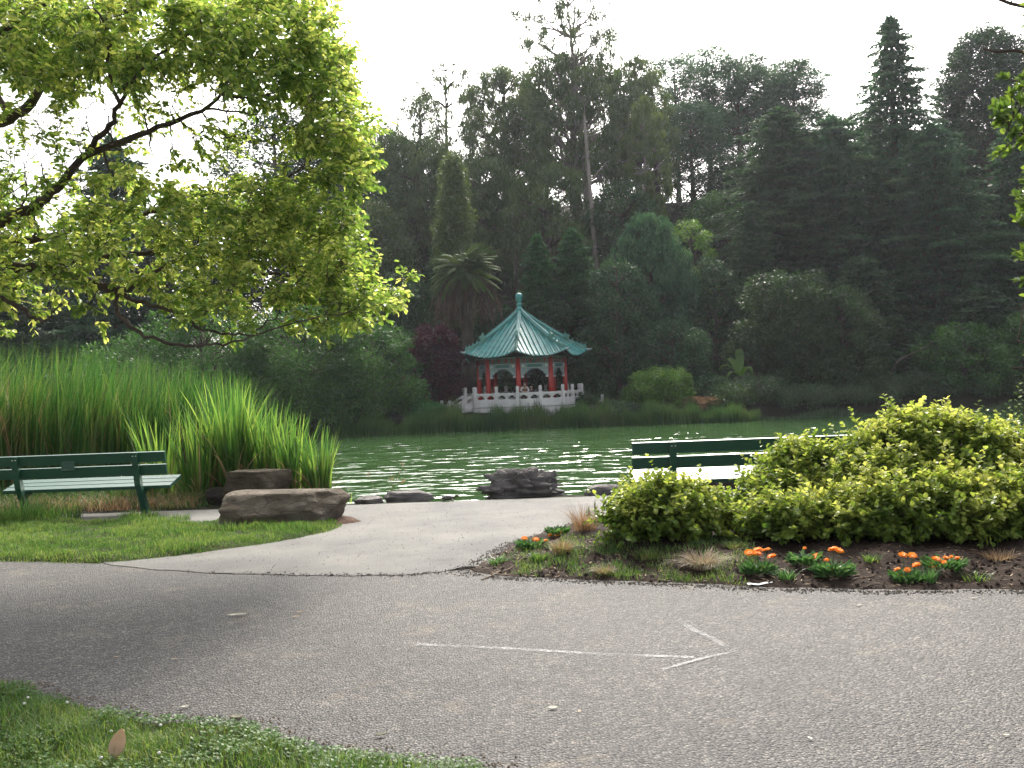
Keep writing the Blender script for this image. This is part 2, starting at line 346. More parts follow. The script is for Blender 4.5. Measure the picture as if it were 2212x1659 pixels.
# ------------------------------------------------------------------ terrain and lake
def shore(x): return 13.62 + 1.7*sm(-2.3, -3.0, x) + 1.6*sm(-3.6, -5.2, x) + .12*np.sin(x*1.7) + .08*np.sin(x*4.1+1)
_fs = lambda x: 57.2 + .5*np.sin(x*.31+1) + .25*np.sin(x*.9) + 1.2*sm(4, 24, x)
def hterr(x, y):
    x = np.asarray(x, float); y = np.asarray(y, float)
    s0 = shore(x); fs = _fs(x)
    h = -2.2*sm(0, 1.5, y-s0)
    up = sm(0, 2.6, y-fs)
    h = h + up*(2.2-.25) + .25*sm(2.6, 5, y-fs)
    Hh = 3 + 17.5*sm(-34, -10, x) - 4*sm(40, 90, x)
    h = h + Hh*sm(66, 110, y) - (Hh)*.8*sm(125, 220, y)
    return h
def terrain():
    xs = np.unique(np.concatenate([np.linspace(-600, -60, 22), np.linspace(-60, -12, 40), np.linspace(-12, 12, 97), np.linspace(12, 60, 40), np.linspace(60, 600, 22)]))
    ys = np.unique(np.concatenate([np.linspace(-60, 12, 25), np.linspace(12, 20, 54), np.linspace(20, 55, 12), np.linspace(55, 64, 26), np.linspace(64, 140, 50), np.linspace(140, 750, 26)]))
    X, Y = np.meshgrid(xs, ys, indexing='ij'); Z = hterr(X, Y)
    far = sm(58, 70, Y)
    Z = Z + far*(.5*np.sin(X*.45+Y*.2)+.35*np.sin(X*.9-Y*.5))*.6
    V = np.stack([X, Y, Z], -1).reshape(-1, 3); mb = MB(); grid_mesh(mb, V, len(xs), len(ys))
    mm, t, out = mat('ground_earth'); v = pos(t)
    c = ramp(t, noise(t, v, .5, 8, .7), [(.3, (.010, .012, .007)), (.7, (.035, .032, .02))])
    principled(t, out, c, .95, .1, bump(t, noise(t, v, 3, 8, .7), .06))
    o = mb.build('ground', mm, smooth=True); tag(o, kind='structure')
terrain()
mb = MB(); mb.add([(-300, 13, -1.2), (300, 13, -1.2), (300, 64, -1.2), (-300, 64, -1.2)], [[0, 1, 2, 3]])
tag(mb.build('lake_water', M['water']), kind='structure')

def resample(pts, step):
    """closed Catmull-Rom through pts then even spacing"""
    p = np.array(pts, float); n = len(p); out = []
    for i in range(n):
        a, b, c, d = p[i-1], p[i], p[(i+1) % n], p[(i+2) % n]
        k = max(2, int(np.linalg.norm(c-b)/step))
        for j in range(k):
            t = j/k; out.append(.5*((2*b)+(c-a)*t+(2*a-5*b+4*c-d)*t*t+(3*b-a-3*c+d)*t**3))
    return np.array(out)
def gpoly(pv, step=.12, jit=.015, seed=0):
    p = resample([(G(u, v).x, G(u, v).y) for u, v in pv], step)
    r = np.random.default_rng(seed)
    return p + r.normal(0, jit, p.shape)
def sdist(poly, X, Y):
    """signed distance, positive inside"""
    pts = np.stack([X.ravel(), Y.ravel()], -1); a = poly; b = np.roll(poly, -1, 0); ins = np.zeros(len(pts), bool); best = np.full(len(pts), 1e9)
    for p0, p1 in zip(a, b):
        e = p1-p0; L = (e@e)+1e-12; t = np.clip(((pts-p0)@e)/L, 0, 1); d = np.linalg.norm(pts-(p0+t[:, None]*e), axis=1); best = np.minimum(best, d)
        cond = (p0[1] > pts[:, 1]) != (p1[1] > pts[:, 1])
        xi = (p1[0]-p0[0])*(pts[:, 1]-p0[1])/(p1[1]-p0[1]+1e-15)+p0[0]; ins ^= cond & (pts[:, 0] < xi)
    return np.where(ins, best, -best).reshape(X.shape)
def flat_sheet(name, poly, z, material):
    import bmesh
    bm = bmesh.new(); vs = [bm.verts.new((p[0], p[1], z)) for p in poly]; f = bm.faces.new(vs)
    if f.normal.z < 0: f.normal_flip()
    bmesh.ops.triangulate(bm, faces=[f]); bm.normal_update()
    for f in bm.faces:
        if f.normal.z < 0: f.normal_flip()
    me = bpy.data.meshes.new(name); bm.to_mesh(me); bm.free(); me.materials.append(material)
    o = bpy.data.objects.new(name, me); COL.objects.link(o); tag(o, kind='structure'); return o
def mound(name, poly, step, hfun, material, edge=.25):
    x0, y0 = poly.min(0)-.1; x1, y1 = poly.max(0)+.1
    xs = np.arange(x0, x1, step); ys = np.arange(y0, y1, step); X, Y = np.meshgrid(xs, ys, indexing='ij')
    sdv = sdist(poly, X, Y); Z = hfun(X, Y, sdv); keep = sdv > -.1
    V = np.stack([X, Y, Z], -1).reshape(-1, 3); nu, nv = X.shape
    i = np.arange(nu-1)[:, None]*nv; j = np.arange(nv-1)[None, :]
    F = np.stack([i+j, i+nv+j, i+nv+j+1, i+j+1], -1).reshape(-1, 4); F = F[keep.ravel()[F].all(1)]
    mb = MB(); mb.add(V, F); o = mb.build(name, material, smooth=True); tag(o, kind='structure'); return o
# road : asphalt runs left-right; sheet at 8 mm; paving apron at 12 mm; lawns and bed rise above
road_poly = np.array([(-60, 16), (-9, 10.6), (-5, 9.9), (-3, 9.75), (-1.9, 9.3), (-.6, 8.95), (1.5, 8.6), (4, 8.1), (7, 7.6), (60, 3), (60, -40), (-60, -40)], float)
flat_sheet('road', road_poly, .008, M['asphalt'])
path_pv = [(60, 1185), (130, 1205), (215, 1217), (240, 1223), (330, 1233), (480, 1241), (680, 1246), (880, 1245), (960, 1237), (1010, 1226), (1100, 1225)]
pp = [(G(u, v).x, G(u, v).y) for u, v in path_pv]
pp = pp + [(2.5, 9.2), (10, 10.2), (14, 10.4), (14, 13.25), (6, 13.35), (2, 13.35), (0, 13.38), (-2, 13.38), (-4.2, 13.45), (-6.5, 13.5), (-16, 13.6), (-16, 12.4), (-5.5, 12.0)]
rp = np.random.default_rng(3)
path_poly = []
for i in range(len(pp)):
    a, b = np.array(pp[i]), np.array(pp[(i+1) % len(pp)]); k = max(1, int(np.linalg.norm(b-a)/.15))
    for j in range(k): path_poly.append(a+(b-a)*j/k+rp.normal(0, .012, 2))
path_poly = np.array(path_poly)
flat_sheet('paved_path', path_poly, .013, M['path'])
wob = lambda X, Y: .012*np.sin(X*5+Y*3)+.01*np.sin(X*11-Y*7)+.006*np.sin(X*23+Y*19)
lawn_pv = [(-500, 1222), (0, 1217), (130, 1219), (240, 1220), (380, 1205), (500, 1190), (590, 1177), (650, 1166), (720, 1150), (752, 1136), (700, 1120), (560, 1112), (480, 1122), (430, 1133), (330, 1128), (200, 1128), (130, 1122), (0, 1112), (-500, 1120)]
lawn_poly = gpoly(lawn_pv, .15, .012, 1)
mound('lawn', lawn_poly, .06, lambda X, Y, s: -.02+.065*sm(-.05, .2, s)+wob(X, Y)*sm(0, .3, s), M['turf'])
verge_pv = [(-700, 1470), (0, 1483), (90, 1505), (200, 1530), (350, 1556), (560, 1574), (620, 1602), (700, 1622), (780, 1632), (850, 1642), (960, 1650), (1080, 1668), (1200, 1800), (-700, 1800)]
verge_poly = gpoly(verge_pv, .1, .012, 2)
mound('grass_verge', verge_poly, .035, lambda X, Y, s: -.015+.045*sm(-.06, .15, s)+wob(X, Y)*sm(0, .2, s), M['turf'])
bed_pv = [(1010, 1238), (1030, 1215), (1075, 1192), (1110, 1172), (1180, 1150), (1250, 1130), (1320, 1118), (1500, 1108), (1800, 1100), (2400, 1085), (3000, 1075), (3000, 1290), (2500, 1282), (2212, 1279), (1950, 1279), (1700, 1275), (1550, 1267), (1400, 1262), (1250, 1256), (1100, 1250)]
bed_poly = gpoly(bed_pv, .12, .012, 5)
def bedh(X, Y, s): return -.02+.05*sm(-.03, .12, s)+.10*sm(.1, 1.0, s)+wob(X, Y)*1.3*sm(0, .3, s)
mound('flower_bed_soil', bed_poly, .05, bedh, M['soil'])
def in_poly_points(poly, n, rng, bbox=None):
    x0, y0 = poly.min(0); x1, y1 = poly.max(0)
    if bbox: x0, y0, x1, y1 = max(x0, bbox[0]), max(y0, bbox[1]), min(x1, bbox[2]), min(y1, bbox[3])
    X = rng.uniform(x0, x1, n); Y = rng.uniform(y0, y1, n); s = sdist(poly, X, Y); k = s > 0
    return X[k], Y[k], s[k]
vfun = lambda X, Y, s: -.015+.045*sm(-.06, .15, s)+wob(X, Y)*sm(0, .2, s)
lfun = lambda X, Y, s: -.02+.065*sm(-.05, .2, s)+wob(X, Y)*sm(0, .3, s)
# road chalk arrow
def chalk():
    m_, t, out = mat('white_chalk'); v = pos(t)
    p = N(t, 'ShaderNodeBsdfPrincipled'); p.inputs['Base Color'].default_value = (.62, .62, .62, 1); p.inputs['Roughness'].default_value = .9
    tr = N(t, 'ShaderNodeBsdfTransparent')
    a = noise(t, v, 34, 6, .85); f = ramp(t, a, [(.40, (0, 0, 0)), (.64, (.62, .62, .62))]); a2 = ramp(t, noise(t, v, 2.6, 3), [(.34, (.12, .12, .12)), (.60, (1, 1, 1))]); f = mixc(t, 1.0, f, a2, 'MULTIPLY')
    mx = N(t, 'ShaderNodeMixShader'); t.links.new(f, mx.inputs[0]); t.links.new(tr.outputs[0], mx.inputs[1]); t.links.new(p.outputs[0], mx.inputs[2]); t.links.new(mx.outputs[0], out.inputs[0])
    mb = MB(); zz = .0125
    for line, w in (([(900, 1396), (1000, 1400), (1150, 1408), (1300, 1417), (1400, 1421), (1500, 1424)], .044), ([(1478, 1352), (1500, 1366), (1535, 1382), (1570, 1401)], .046), ([(1430, 1452), (1480, 1438), (1530, 1424), (1600, 1410)], .028)):
        pts = np.array([tuple(G(*q)) for q in line]); pts[:, 2] = zz
        T = nrm(np.gradient(pts, axis=0)); sd_ = np.stack([-T[:, 1], T[:, 0], T[:, 2]*0], -1)
        V = np.stack([pts-sd_*w/2, pts+sd_*w/2], 1).reshape(-1, 3); k = len(pts)
        V[:, 2] = zz; zz += .0015
        mb.add(V, np.array([[2*i, 2*i+2, 2*i+3, 2*i+1] for i in range(k-1)]))
    tag(mb.build('chalk_arrow', m_), 'faint white chalk arrow pointing right on the grey asphalt', 'chalk mark')
chalk()
# ------------------------------------------------------------------ grass
def grass_patch(name, poly, n, bbox, hf, h, w, material, rng, edge_thin=.05, clump=.8, lean=.5):
    X, Y, s = in_poly_points(poly, n, rng, bbox)
    dens = .55+.45*np.sin(X*3.1+1)*np.cos(Y*2.7)+.3*np.sin(X*9+Y*7)
    k = (rng.random(len(X)) < np.clip(dens*1.0+clump-.3, .12, 1)*np.clip(s/edge_thin+.25, 0, 1)); X, Y, s = X[k], Y[k], s[k]
    H = rng.uniform(h[0], h[1], len(X))*(1+.5*np.sin(X*4+Y*5)*np.sin(Y*3))*np.clip(.55+s*2.5, 0, 1)
    B = np.stack([X, Y, hf(X, Y, s)-.005], -1); mb = MB()
    blades(mb, B, H, rng.uniform(w[0], w[1], len(X)), rng.uniform(.1, lean, len(X))*1.2, rng.uniform(0, 6.28, len(X)), rng.random(len(X)), 2)
    return tag(mb.build(name, material), kind='stuff')
rg = np.random.default_rng(11)
o = grass_patch('lawn_grass', lawn_poly, 150000, (-9, 8, 0, 14), lfun, (.025, .065), (.004, .008), M['grass'], rg); tag(o, 'short bright green lawn between the left bench and the road', 'grass')
o = grass_patch('verge_grass', verge_poly, 95000, (-4.2, 3.0, 2, 7), vfun, (.035, .085), (.003, .006), M['grass'], rg, .12, .62, .8); tag(o, 'shaggy green grass with clover at the lower left road edge', 'grass')
o = grass_patch('dry_edge_grass', verge_poly, 26000, (-4.2, 3.0, 2, 7), lambda X, Y, s: vfun(X, Y, s)+0*s, (.02, .05), (.002, .004), M['dry'], rg, .02, .2, 1.2); tag(o, 'straw coloured dead grass threaded through the lower left verge', 'grass')
# clover leaves and white clover heads in the verge
X, Y, s = in_poly_points(verge_poly, 22000, rg, (-4.2, 3.2, 2, 6)); k = (np.sin(X*5+1)*np.sin(Y*6) > -.1); X, Y, s = X[k], Y[k], s[k]; n = len(X)
mb = MB(); c = np.stack([X, Y, vfun(X, Y, s)+rg.uniform(.015, .045, n)], -1)
for q in range(3):
    a = rg.uniform(0, 6.28, n)*0+q*2.09+rg.uniform(0, 6.28); D = np.stack([np.cos(a)*np.ones(n), np.sin(a)*np.ones(n), rg.uniform(.0, .5, n)], -1)
    leaves(mb, c, D, np.tile([0, 0, 1.], (n, 1))+rg.normal(0, .2, (n, 3)), .016, .015, rg.random(n)*.6)
tag(mb.build('clover_leaves', M['grass']), 'low clover leaves mixed into the lower left grass verge', 'clover', kind='stuff')
clm = plain('clover_flower_white', (.62, .58, .52), (.8, .78, .74), .8, .2, 60, 90, .003)
clh = MB(); V, F = lathe([(0, -.008), (.007, -.005), (.010, .0), (.008, .006), (.0, .010)], 8); clh.add(V, F)
X, Y, s = in_poly_points(verge_poly, 330, rg, (-3.2, 1.0, 2.2, 5.6)); s_ok = s > .05; X, Y, s = X[s_ok][:28], Y[s_ok][:28], s[s_ok][:28]
cl0 = None
for x_, y_, s_ in zip(X, Y, s):
    z_ = float(vfun(x_, y_, s_))+.055
    if cl0 is None:
        cl0 = empty('clover_flower', (x_, y_, z_)); clh.build('flower_head', clm, cl0, True); st = MB(); V, F = tube([(0, 0, -.055), (.004, 0, -.03), (0, 0, -.006)], .0015, 4); st.add(V, F); st.build('stem', M['grass'], cl0)
        tag(cl0, 'small white clover flower in the grass verge at lower left', 'clover', 'white clover flowers in the lower left verge')
    else: copy_thing(cl0, (x_, y_, z_-.012), rg.uniform(0, 6), (.8, .8, .8))
# sparse greens and weeds on the flower bed
def strip(pv, step=.12): return gpoly(pv, step, .01, 9)
front_pv = [(1055, 1235), (1120, 1200), (1240, 1180), (1350, 1195), (1520, 1185), (1610, 1200), (1640, 1262), (1550, 1264), (1400, 1259), (1250, 1253), (1110, 1247)]
fp = gpoly(front_pv, .1, .01, 4)
def bz(x, y): return float(bedh(np.array([[x]]), np.array([[y]]), sdist(bed_poly, np.array([[x]]), np.array([[y]])))[0, 0])
X, Y, s = in_poly_points(fp, 26000, rg); sB = sdist(bed_poly, X, Y); k = rg.random(len(X)) < np.clip(.35+.5*np.sin(X*6)*np.sin(Y*9+2)+.25*np.sin(X*17), 0, 1); X, Y, sB = X[k], Y[k], sB[k]
B = np.stack([X, Y, bedh(X, Y, sB)-.004], -1); mb = MB(); blades(mb, B, rg.uniform(.02, .07, len(X)), rg.uniform(.003, .007, len(X)), rg.uniform(.2, .9, len(X)), rg.uniform(0, 6.28, len(X)), rg.random(len(X)), 2)
tag(mb.build('bed_grass', M['grass']), 'patchy low green grass along the front of the flower bed', 'grass', kind='stuff')
mb = MB()
X, Y, s = in_poly_points(bed_poly, 9000, rg, (-.6, 6.4, 6, 9.4)); k = s < 1.0; X, Y, s = X[k][:1500], Y[k][:1500], s[k][:1500]; n = len(X)
D = rg.normal(0, 1, (n, 3)); D[:, 2] *= .12
leaves(mb, np.stack([X, Y, bedh(X, Y, s)+.006], -1), D, np.tile([0, 0, 1.], (n, 1))+rg.normal(0, .25, (n, 3)), rg.uniform(.02, .075, n), rg.uniform(.004, .014, n), rg.random(n))
tag(mb.build('leaf_litter', M['dry']), 'brown leaf litter and straw lying on the bed soil', 'litter', kind='stuff')

def tuft(name, u, v, n, H, Wd, lean, material, label, cat, seed, mat2=None, frac=0, base=.05):
    r = np.random.default_rng(seed); g = G(u, v); z = bz(g.x, g.y)
    root = empty(name, (g.x, g.y, z)); tag(root, label, cat)
    def mk(nn, mt, nm, hs=1):
        ra = r.uniform(0, base, nn); aa = r.uniform(0, 6.28, nn)
        B = np.stack([ra*np.cos(aa), ra*np.sin(aa), np.zeros(nn)-.01], -1); mb = MB()
        blades(mb, B, r.uniform(.5, 1, nn)*H*hs, Wd*r.uniform(.6, 1.2, nn), r.uniform(.2, 1, nn)*lean, aa+r.normal(0, .5, nn), r.random(nn), 4, 1.5); mb.build(nm, mt, root)
    mk(n, material, 'blades')
    if mat2: mk(int(n*frac), mat2, 'green_blades', .8)
    return root
tuft('grass_tuft', 1262, 1172, 420, .34, .0035, 1.1, M['dry'], 'tall feathery reddish dry grass tuft at the left end of the golden shrubs', 'grass tuft', 1, base=.12)
tuft('grass_tuft', 1215, 1222, 260, .17, .004, 1.3, M['dry'], 'small rusty grass tuft beside the yellow green weed near the path corner', 'grass tuft', 2, M['grass'], .5, .08)
tuft('grass_tuft', 1305, 1250, 200, .11, .004, 1.6, M['dry'], 'low brown grass tuft at the road edge left of the big pale tuft', 'grass tuft', 3, M['grass'], .5, .06)
tuft('grass_tuft', 1520, 1240, 430, .22, .005, 1.9, M['dry_pale'], 'big spreading tuft of pale dead grass in front of the golden shrubs', 'grass tuft', 4, M['grass'], .35, .09)
tuft('weed_plant', 1165, 1228, 120, .10, .012, 1.2, M['grass'], 'low bright yellow green weed left of the rusty tuft', 'weed', 5, base=.08)
tuft('weed_plant', 1075, 1226, 90, .08, .010, 1.3, M['marigold_leaf'], 'small dark green weed at the left tip of the flower bed', 'weed', 6, base=.09)
tuft('weed_plant', 2010, 1268, 90, .17, .006, .7, M['marigold_leaf'], 'narrow upright grassy weed below the right marigolds', 'weed', 8, base=.04)
tuft('weed_plant', 1700, 1262, 70, .10, .010, 1.1, M['marigold_leaf'], 'small leafy weed between the five bloom marigold and its neighbour', 'weed', 9, base=.07)
tuft('weed_plant', 1885, 1240, 60, .09, .010, 1.1, M['grass'], 'tiny green weed on bare soil left of the right marigolds', 'weed', 10, base=.07)
tuft('weed_plant', 2110, 1262, 80, .09, .008, 1.2, M['grass'], 'low green weed on the soil at the far right road edge', 'weed', 12, base=.10)
tuft('grass_tuft', 2160, 1235, 160, .13, .004, 1.6, M['dry'], 'brown dead grass tuft under the big golden shrub at the far right', 'grass tuft', 13, base=.10)
tuft('grass_tuft', 1400, 1225, 200, .13, .004, 1.3, M['grass'], 'green grass tuft in front of the small mounded golden shrub', 'grass tuft', 14, M['dry'], .4, .12)
tuft('grass_tuft', 1590, 1215, 160, .11, .004, 1.3, M['grass'], 'green grass tuft above the big pale dead tuft to its right', 'grass tuft', 15, M['dry'], .4, .10)
# grass seed heads by the shrub
root = empty('seed_head_grass', tuple(G(1285, 1165))); tag(root, 'three green bristly seed heads standing left of the golden shrubs', 'grass')
for du, v1, hh in ((-12, 1118, .24), (3, 1105, .29), (24, 1100, .31)):
    x0 = du*8.8/2150*1.0; mb = MB(); V, F = tube([(x0*.4, 0, 0), (x0*.8, 0, hh*.6), (x0, 0, hh)], .0018, 4); mb.add(V, F); mb.build('stem', M['grass'], root)
    mb = MB(); V, F = lathe([(0, 0), (.006, .012), (.008, .035), (.006, .065), (0, .08)], 6, (x0, 0, hh)); mb.add(V, F)
    k = 60; tt = RNG.uniform(0, .08, k); a = RNG.uniform(0, 6.28, k); D = np.stack([np.cos(a)*.35, np.sin(a)*.35, np.ones(k)], -1)
    leaves(mb, np.stack([x0+0*tt, 0*tt, hh+tt], -1), D, RNG.normal(0, 1, (k, 3)), .03, .0015, RNG.random(k)); mb.build('seed_head', M['grass'], root)

# ------------------------------------------------------------------ rocks
def rock(name, uc, vb, d, wpx, h, dep, material, label, seed, flat=.0, rough=.16, rz=0, fac=7, zbase=None, sq=3.2, fq=1.6):
    import bmesh
    w = wpx*d/2150; p = P(uc, vb, d); z0 = float(hterr(p.x, d)) if zbase is None else zbase
    bm = bmesh.new(); bmesh.ops.create_icosphere(bm, subdivisions=5, radius=1)
    r = random.Random(seed); off = Vector((r.uniform(-50, 50), r.uniform(-50, 50), r.uniform(-50, 50)))
    planes = [(Vector((r.gauss(0, 1), r.gauss(0, 1), r.gauss(0, .8))).normalized(), r.uniform(.72, .95)) for _ in range(fac*2)]
    for vt in bm.verts:
        c = vt.co; L = (abs(c.x)**sq+abs(c.y)**sq+abs(c.z)**sq)**(1/sq); c = c/L
        for nn, dd in planes:
            q = c.dot(nn)
            if q > dd: c = c - nn*(q-dd)*.9
        k = 1 + rough*(mnoise.fractal(c*fq+off, .9, 2.1, 6)-0.0)*.6
        c = Vector((c.x*k, c.y*k, c.z*k))
        st = mnoise.noise(Vector((c.x*.8, c.y*.8, c.z*7))+off)*rough*.28
        c.x += st*c.x; c.y += st*c.y
        if c.z > 1-flat: c.z = 1-flat+(c.z-1+flat)*.15
        vt.co = Vector((c.x*w/2, c.y*dep/2, c.z*h*.62+h*.36))
    me = bpy.data.meshes.new(name); bm.to_mesh(me); bm.free(); me.materials.append(material)
    for pl in me.polygons: pl.use_smooth = True
    o = bpy.data.objects.new(name, me); COL.objects.link(o); o.location = (p.x, d, z0-.02); o.rotation_euler = (0, 0, rz)
    tag(o, label, 'rock'); return o
rock('boulder', 632, 1140, 11.9, 292, .53, .85, M['rock_brown'], 'large flat topped brown boulder at the lawn corner beside the path', 5, .38, .13, .06, 8, 0.0, 5)
rock('boulder', 552, 1065, 14.2, 150, .58, .7, M['rock_brown'], 'smaller brown boulder among the sword leaved plants behind the big boulder', 8, .2, .12, -.1, 7, -.02, 4.5)
rock('flat_stone', 797, 1092, 13.75, 58, .15, .4, M['rock_grey'], 'small rounded grey stone right behind the big boulder corner', 11, .1, .2, 0, 5, -.02)
rock('flat_stone', 884, 1088, 13.85, 108, .21, .4, M['rock_grey'], 'long low flat stone on the shore edge', 13, .25, .15, .05, 6, -.04, 4)
rock('shore_rock', 1133, 1080, 13.9, 180, .50, .6, M['rock_grey'], 'craggy grey rock on the shore in the middle of the view', 22, .0, .75, 0, 12, -.10, 2.6, 3.4)
rock('shore_rock', 1308, 1080, 13.7, 98, .26, .5, M['rock_grey'], 'smooth pale grey shore rock beside the golden shrubs', 23, .0, .16, 0, 5, -.08, 2.4)
rock('shore_rock', 1562, 1078, 13.6, 95, .42, .5, M['rock_dark'], 'dark rock seen under the right bench through the shrub gap', 27, .0, .3, 0, 6, -.08)
rock('pebble_rock', 470, 1075, 14.3, 70, .28, .4, M['rock_dark'], 'dark low stone half hidden left of the rear boulder', 31, .0, .2, 0, 5, -.03)
rock('pebble_rock', 735, 1133, 11.75, 26, .05, .12, M['rock_brown'], 'little brown stone in the dirt at the foot of the big boulder', 33, .0, .2, 0, 5, 0)
# dirt patch by the boulder
dp = gpoly([(640, 1150), (700, 1143), (745, 1135), (772, 1130), (765, 1122), (735, 1118), (690, 1128), (640, 1135)], .06, .02, 6)
mound('dirt_patch', dp, .03, lambda X, Y, s: -.0+.05*sm(-.05, .15, s)+wob(X*2, Y*2)*.6, soil('red_brown_dirt', (.05, .028, .018), (.14, .085, .06), .03, 14))
# ------------------------------------------------------------------ turtle at the water edge
def ico(sx, sy, sz, c=(0, 0, 0), n=12):
    prof = [(max(.001, math.cos(a)), math.sin(a)) for a in np.linspace(-1.57, 1.57, 9)]
    V, F = lathe(prof, n); return V*np.array([sx, sy, sz])+np.array(c), F
tp = P(968, 1082, 13.45); tr_ = empty('turtle', (tp.x, 13.45, .012), rad(0)); tag(tr_, 'small dark turtle basking at the paving edge with its head up to the right', 'turtle')
shellm = plain('turtle_shell', (.02, .02, .018), (.07, .06, .05), .25, .6, 40, 60, .004)
skinm = plain('turtle_skin', (.03, .045, .02), (.12, .13, .05), .5, .4, 60, 60, .002)
mb = MB(); V, F = ico(.088, .07, .05, (0, 0, .035)); V[:, 2] = np.maximum(V[:, 2], .02); mb.add(V, F); mb.build('shell', shellm, tr_, True)
mb = MB(); V, F = tube([(.05, 0, .03), (.085, 0, .045), (.105, 0, .06), (.12, 0, .064), (.136, 0, .060), (.145, 0, .055)], [.02, .016, .015, .021, .017, .006], 10); mb.add(V, F)
for sx, sy in ((.05, .06), (.05, -.06), (-.055, .055), (-.055, -.055)):
    V, F = tube([(sx*.7, sy*.7, .025), (sx*1.2, sy*1.1, .018), (sx*1.5, sy*1.35, .004)], [.014, .012, .008], 6); mb.add(V, F)
V, F = tube([(-.08, 0, .022), (-.105, .004, .01)], [.008, .002], 5); mb.add(V, F)
mb.build('body', skinm, tr_, True)

# ------------------------------------------------------------------ benches
def plank(mb, x0, x1, yc, zc, ty, tz, tilt=0):
    R = Matrix.Rotation(tilt, 3, 'X'); V, F = box((0, 0, 0), (x1-x0, ty, tz)); b = .004
    # slightly chamfered plank
    h = np.array([(x1-x0)/2, ty/2, tz/2]); prof = []
    for sy, sz in ((-1, -1), (1, -1), (1, 1), (-1, 1)):
        if sy*sz > 0: prof += [(sy*(h[1]-b), sz*h[2]), (sy*h[1], sz*(h[2]-b))][::(1 if True else -1)] if False else []
    pr = [(-h[1]+b, -h[2]), (h[1]-b, -h[2]), (h[1], -h[2]+b), (h[1], h[2]-b), (h[1]-b, h[2]), (-h[1]+b, h[2]), (-h[1], h[2]-b), (-h[1], -h[2]+b)]
    add_prism(mb, pr, ((x0+x1)/2, yc, zc), tuple(R @ Vector((0, 1, 0))), tuple(R @ Vector((0, 0, 1))), (1, 0, 0), x1-x0)
def bench(loc, L, posts, label, patch=False):
    root = empty('park_bench', loc); tag(root, label, 'bench')
    tl = .26
    for z, y in ((.782, .055), (.612, .10)):
        mb = MB(); plank(mb, 0, L, y, z, .042, .135, .20); mb.build('back_board', M['bench'], root)
    for i, y in enumerate((.27, .43, .59)):
        mb = MB(); plank(mb, 0, L, y, .382+i*.034, .145, .045, .21); mb.build('seat_board', M['bench'], root)
    for x in posts:
        mb = MB()
        pr = [(-.045, .845), (.03, .845), (.12, .50), (.20, .40), (.40, .0), (.30, .0), (.07, .42)]
        pr = [(-.03, .846), (.035, .846), (.155, .42), (.42, -.02), (.30, -.02), (.055, .42)]
        add_prism(mb, pr, (x, 0, 0), (0, 1, 0), (0, 0, 1), (1, 0, 0), .075)
        add_prism(mb, [(.12, .335), (.66, .445), (.66, .39), (.2, .27)], (x, 0, 0), (0, 1, 0), (0, 0, 1), (1, 0, 0), .07)
        ob = mb.build('post', M['bench'], root)
        for yy, zz, xx in ((-.018, .80, -.02), (-.018, .80, .022), (.062, .50, 0)):
            mb = MB(); V, F = lathe([(.0, .0), (.009, .0), (.009, .006), (0, .009)], 8); V = V[:, [0, 2, 1]]*np.array([1, -1, 1]); mb.add(V+np.array([x+xx, yy-.0, zz]), F)
            mb.build('bolt', M['bolt'], ob)
    if patch:
        mb = MB(); V, F = box((.0, .045, .70), (.17, .03, .12)); V[:, 0] += patch; mb.add(V, F); mb.build('joining_plate', M['bench'], root)
    return root
d1 = 13.0; xr = P(353, 972, d1).x; xl = xr-2.22
bench((xl, d1, 0), 2.22, (.27, 1.84), 'green slatted bench on the left at the edge of the lawn facing the lake', .95)
d2 = 11.25; x2 = P(1366, 955, d2).x
bench((x2, d2, 0), 4.8, (.46, 2.75, 4.4), 'long green slatted bench on the right partly hidden behind the golden shrubs')

# ------------------------------------------------------------------ calendulas
def flower(mb, mc, ms, c, r, tilt, az, g):
    n = 26; tn = Vector((math.sin(tilt)*math.cos(az), math.sin(tilt)*math.sin(az), math.cos(tilt))); q = Vector((0, 0, 1)).rotation_difference(tn).to_matrix(); Q = np.array(q)
    for ring, (rr, zz, k) in enumerate(((1, -.002, n), (.8, .004, n-6))):
        a = np.linspace(0, 6.283, k, endpoint=False)+ring*.1; D = np.stack([np.cos(a), np.sin(a), np.full(k, .12+.2*ring)+g.normal(0, .06, k)], -1); Nn = np.tile([0, 0, 1.], (k, 1))
        Pp = D*r*.12; Pp[:, 2] += zz
        leaves(mb, Pp @ Q.T+c, D @ Q.T, Nn @ Q.T, r*rr*g.uniform(.88, 1.02, k), r*.26, g.random(k), True, .05)
    V, F = lathe([(r*.36, 0), (r*.33, .006), (r*.2, .010), (0, .011)], 12); mc.add(V @ Q.T+c, F)
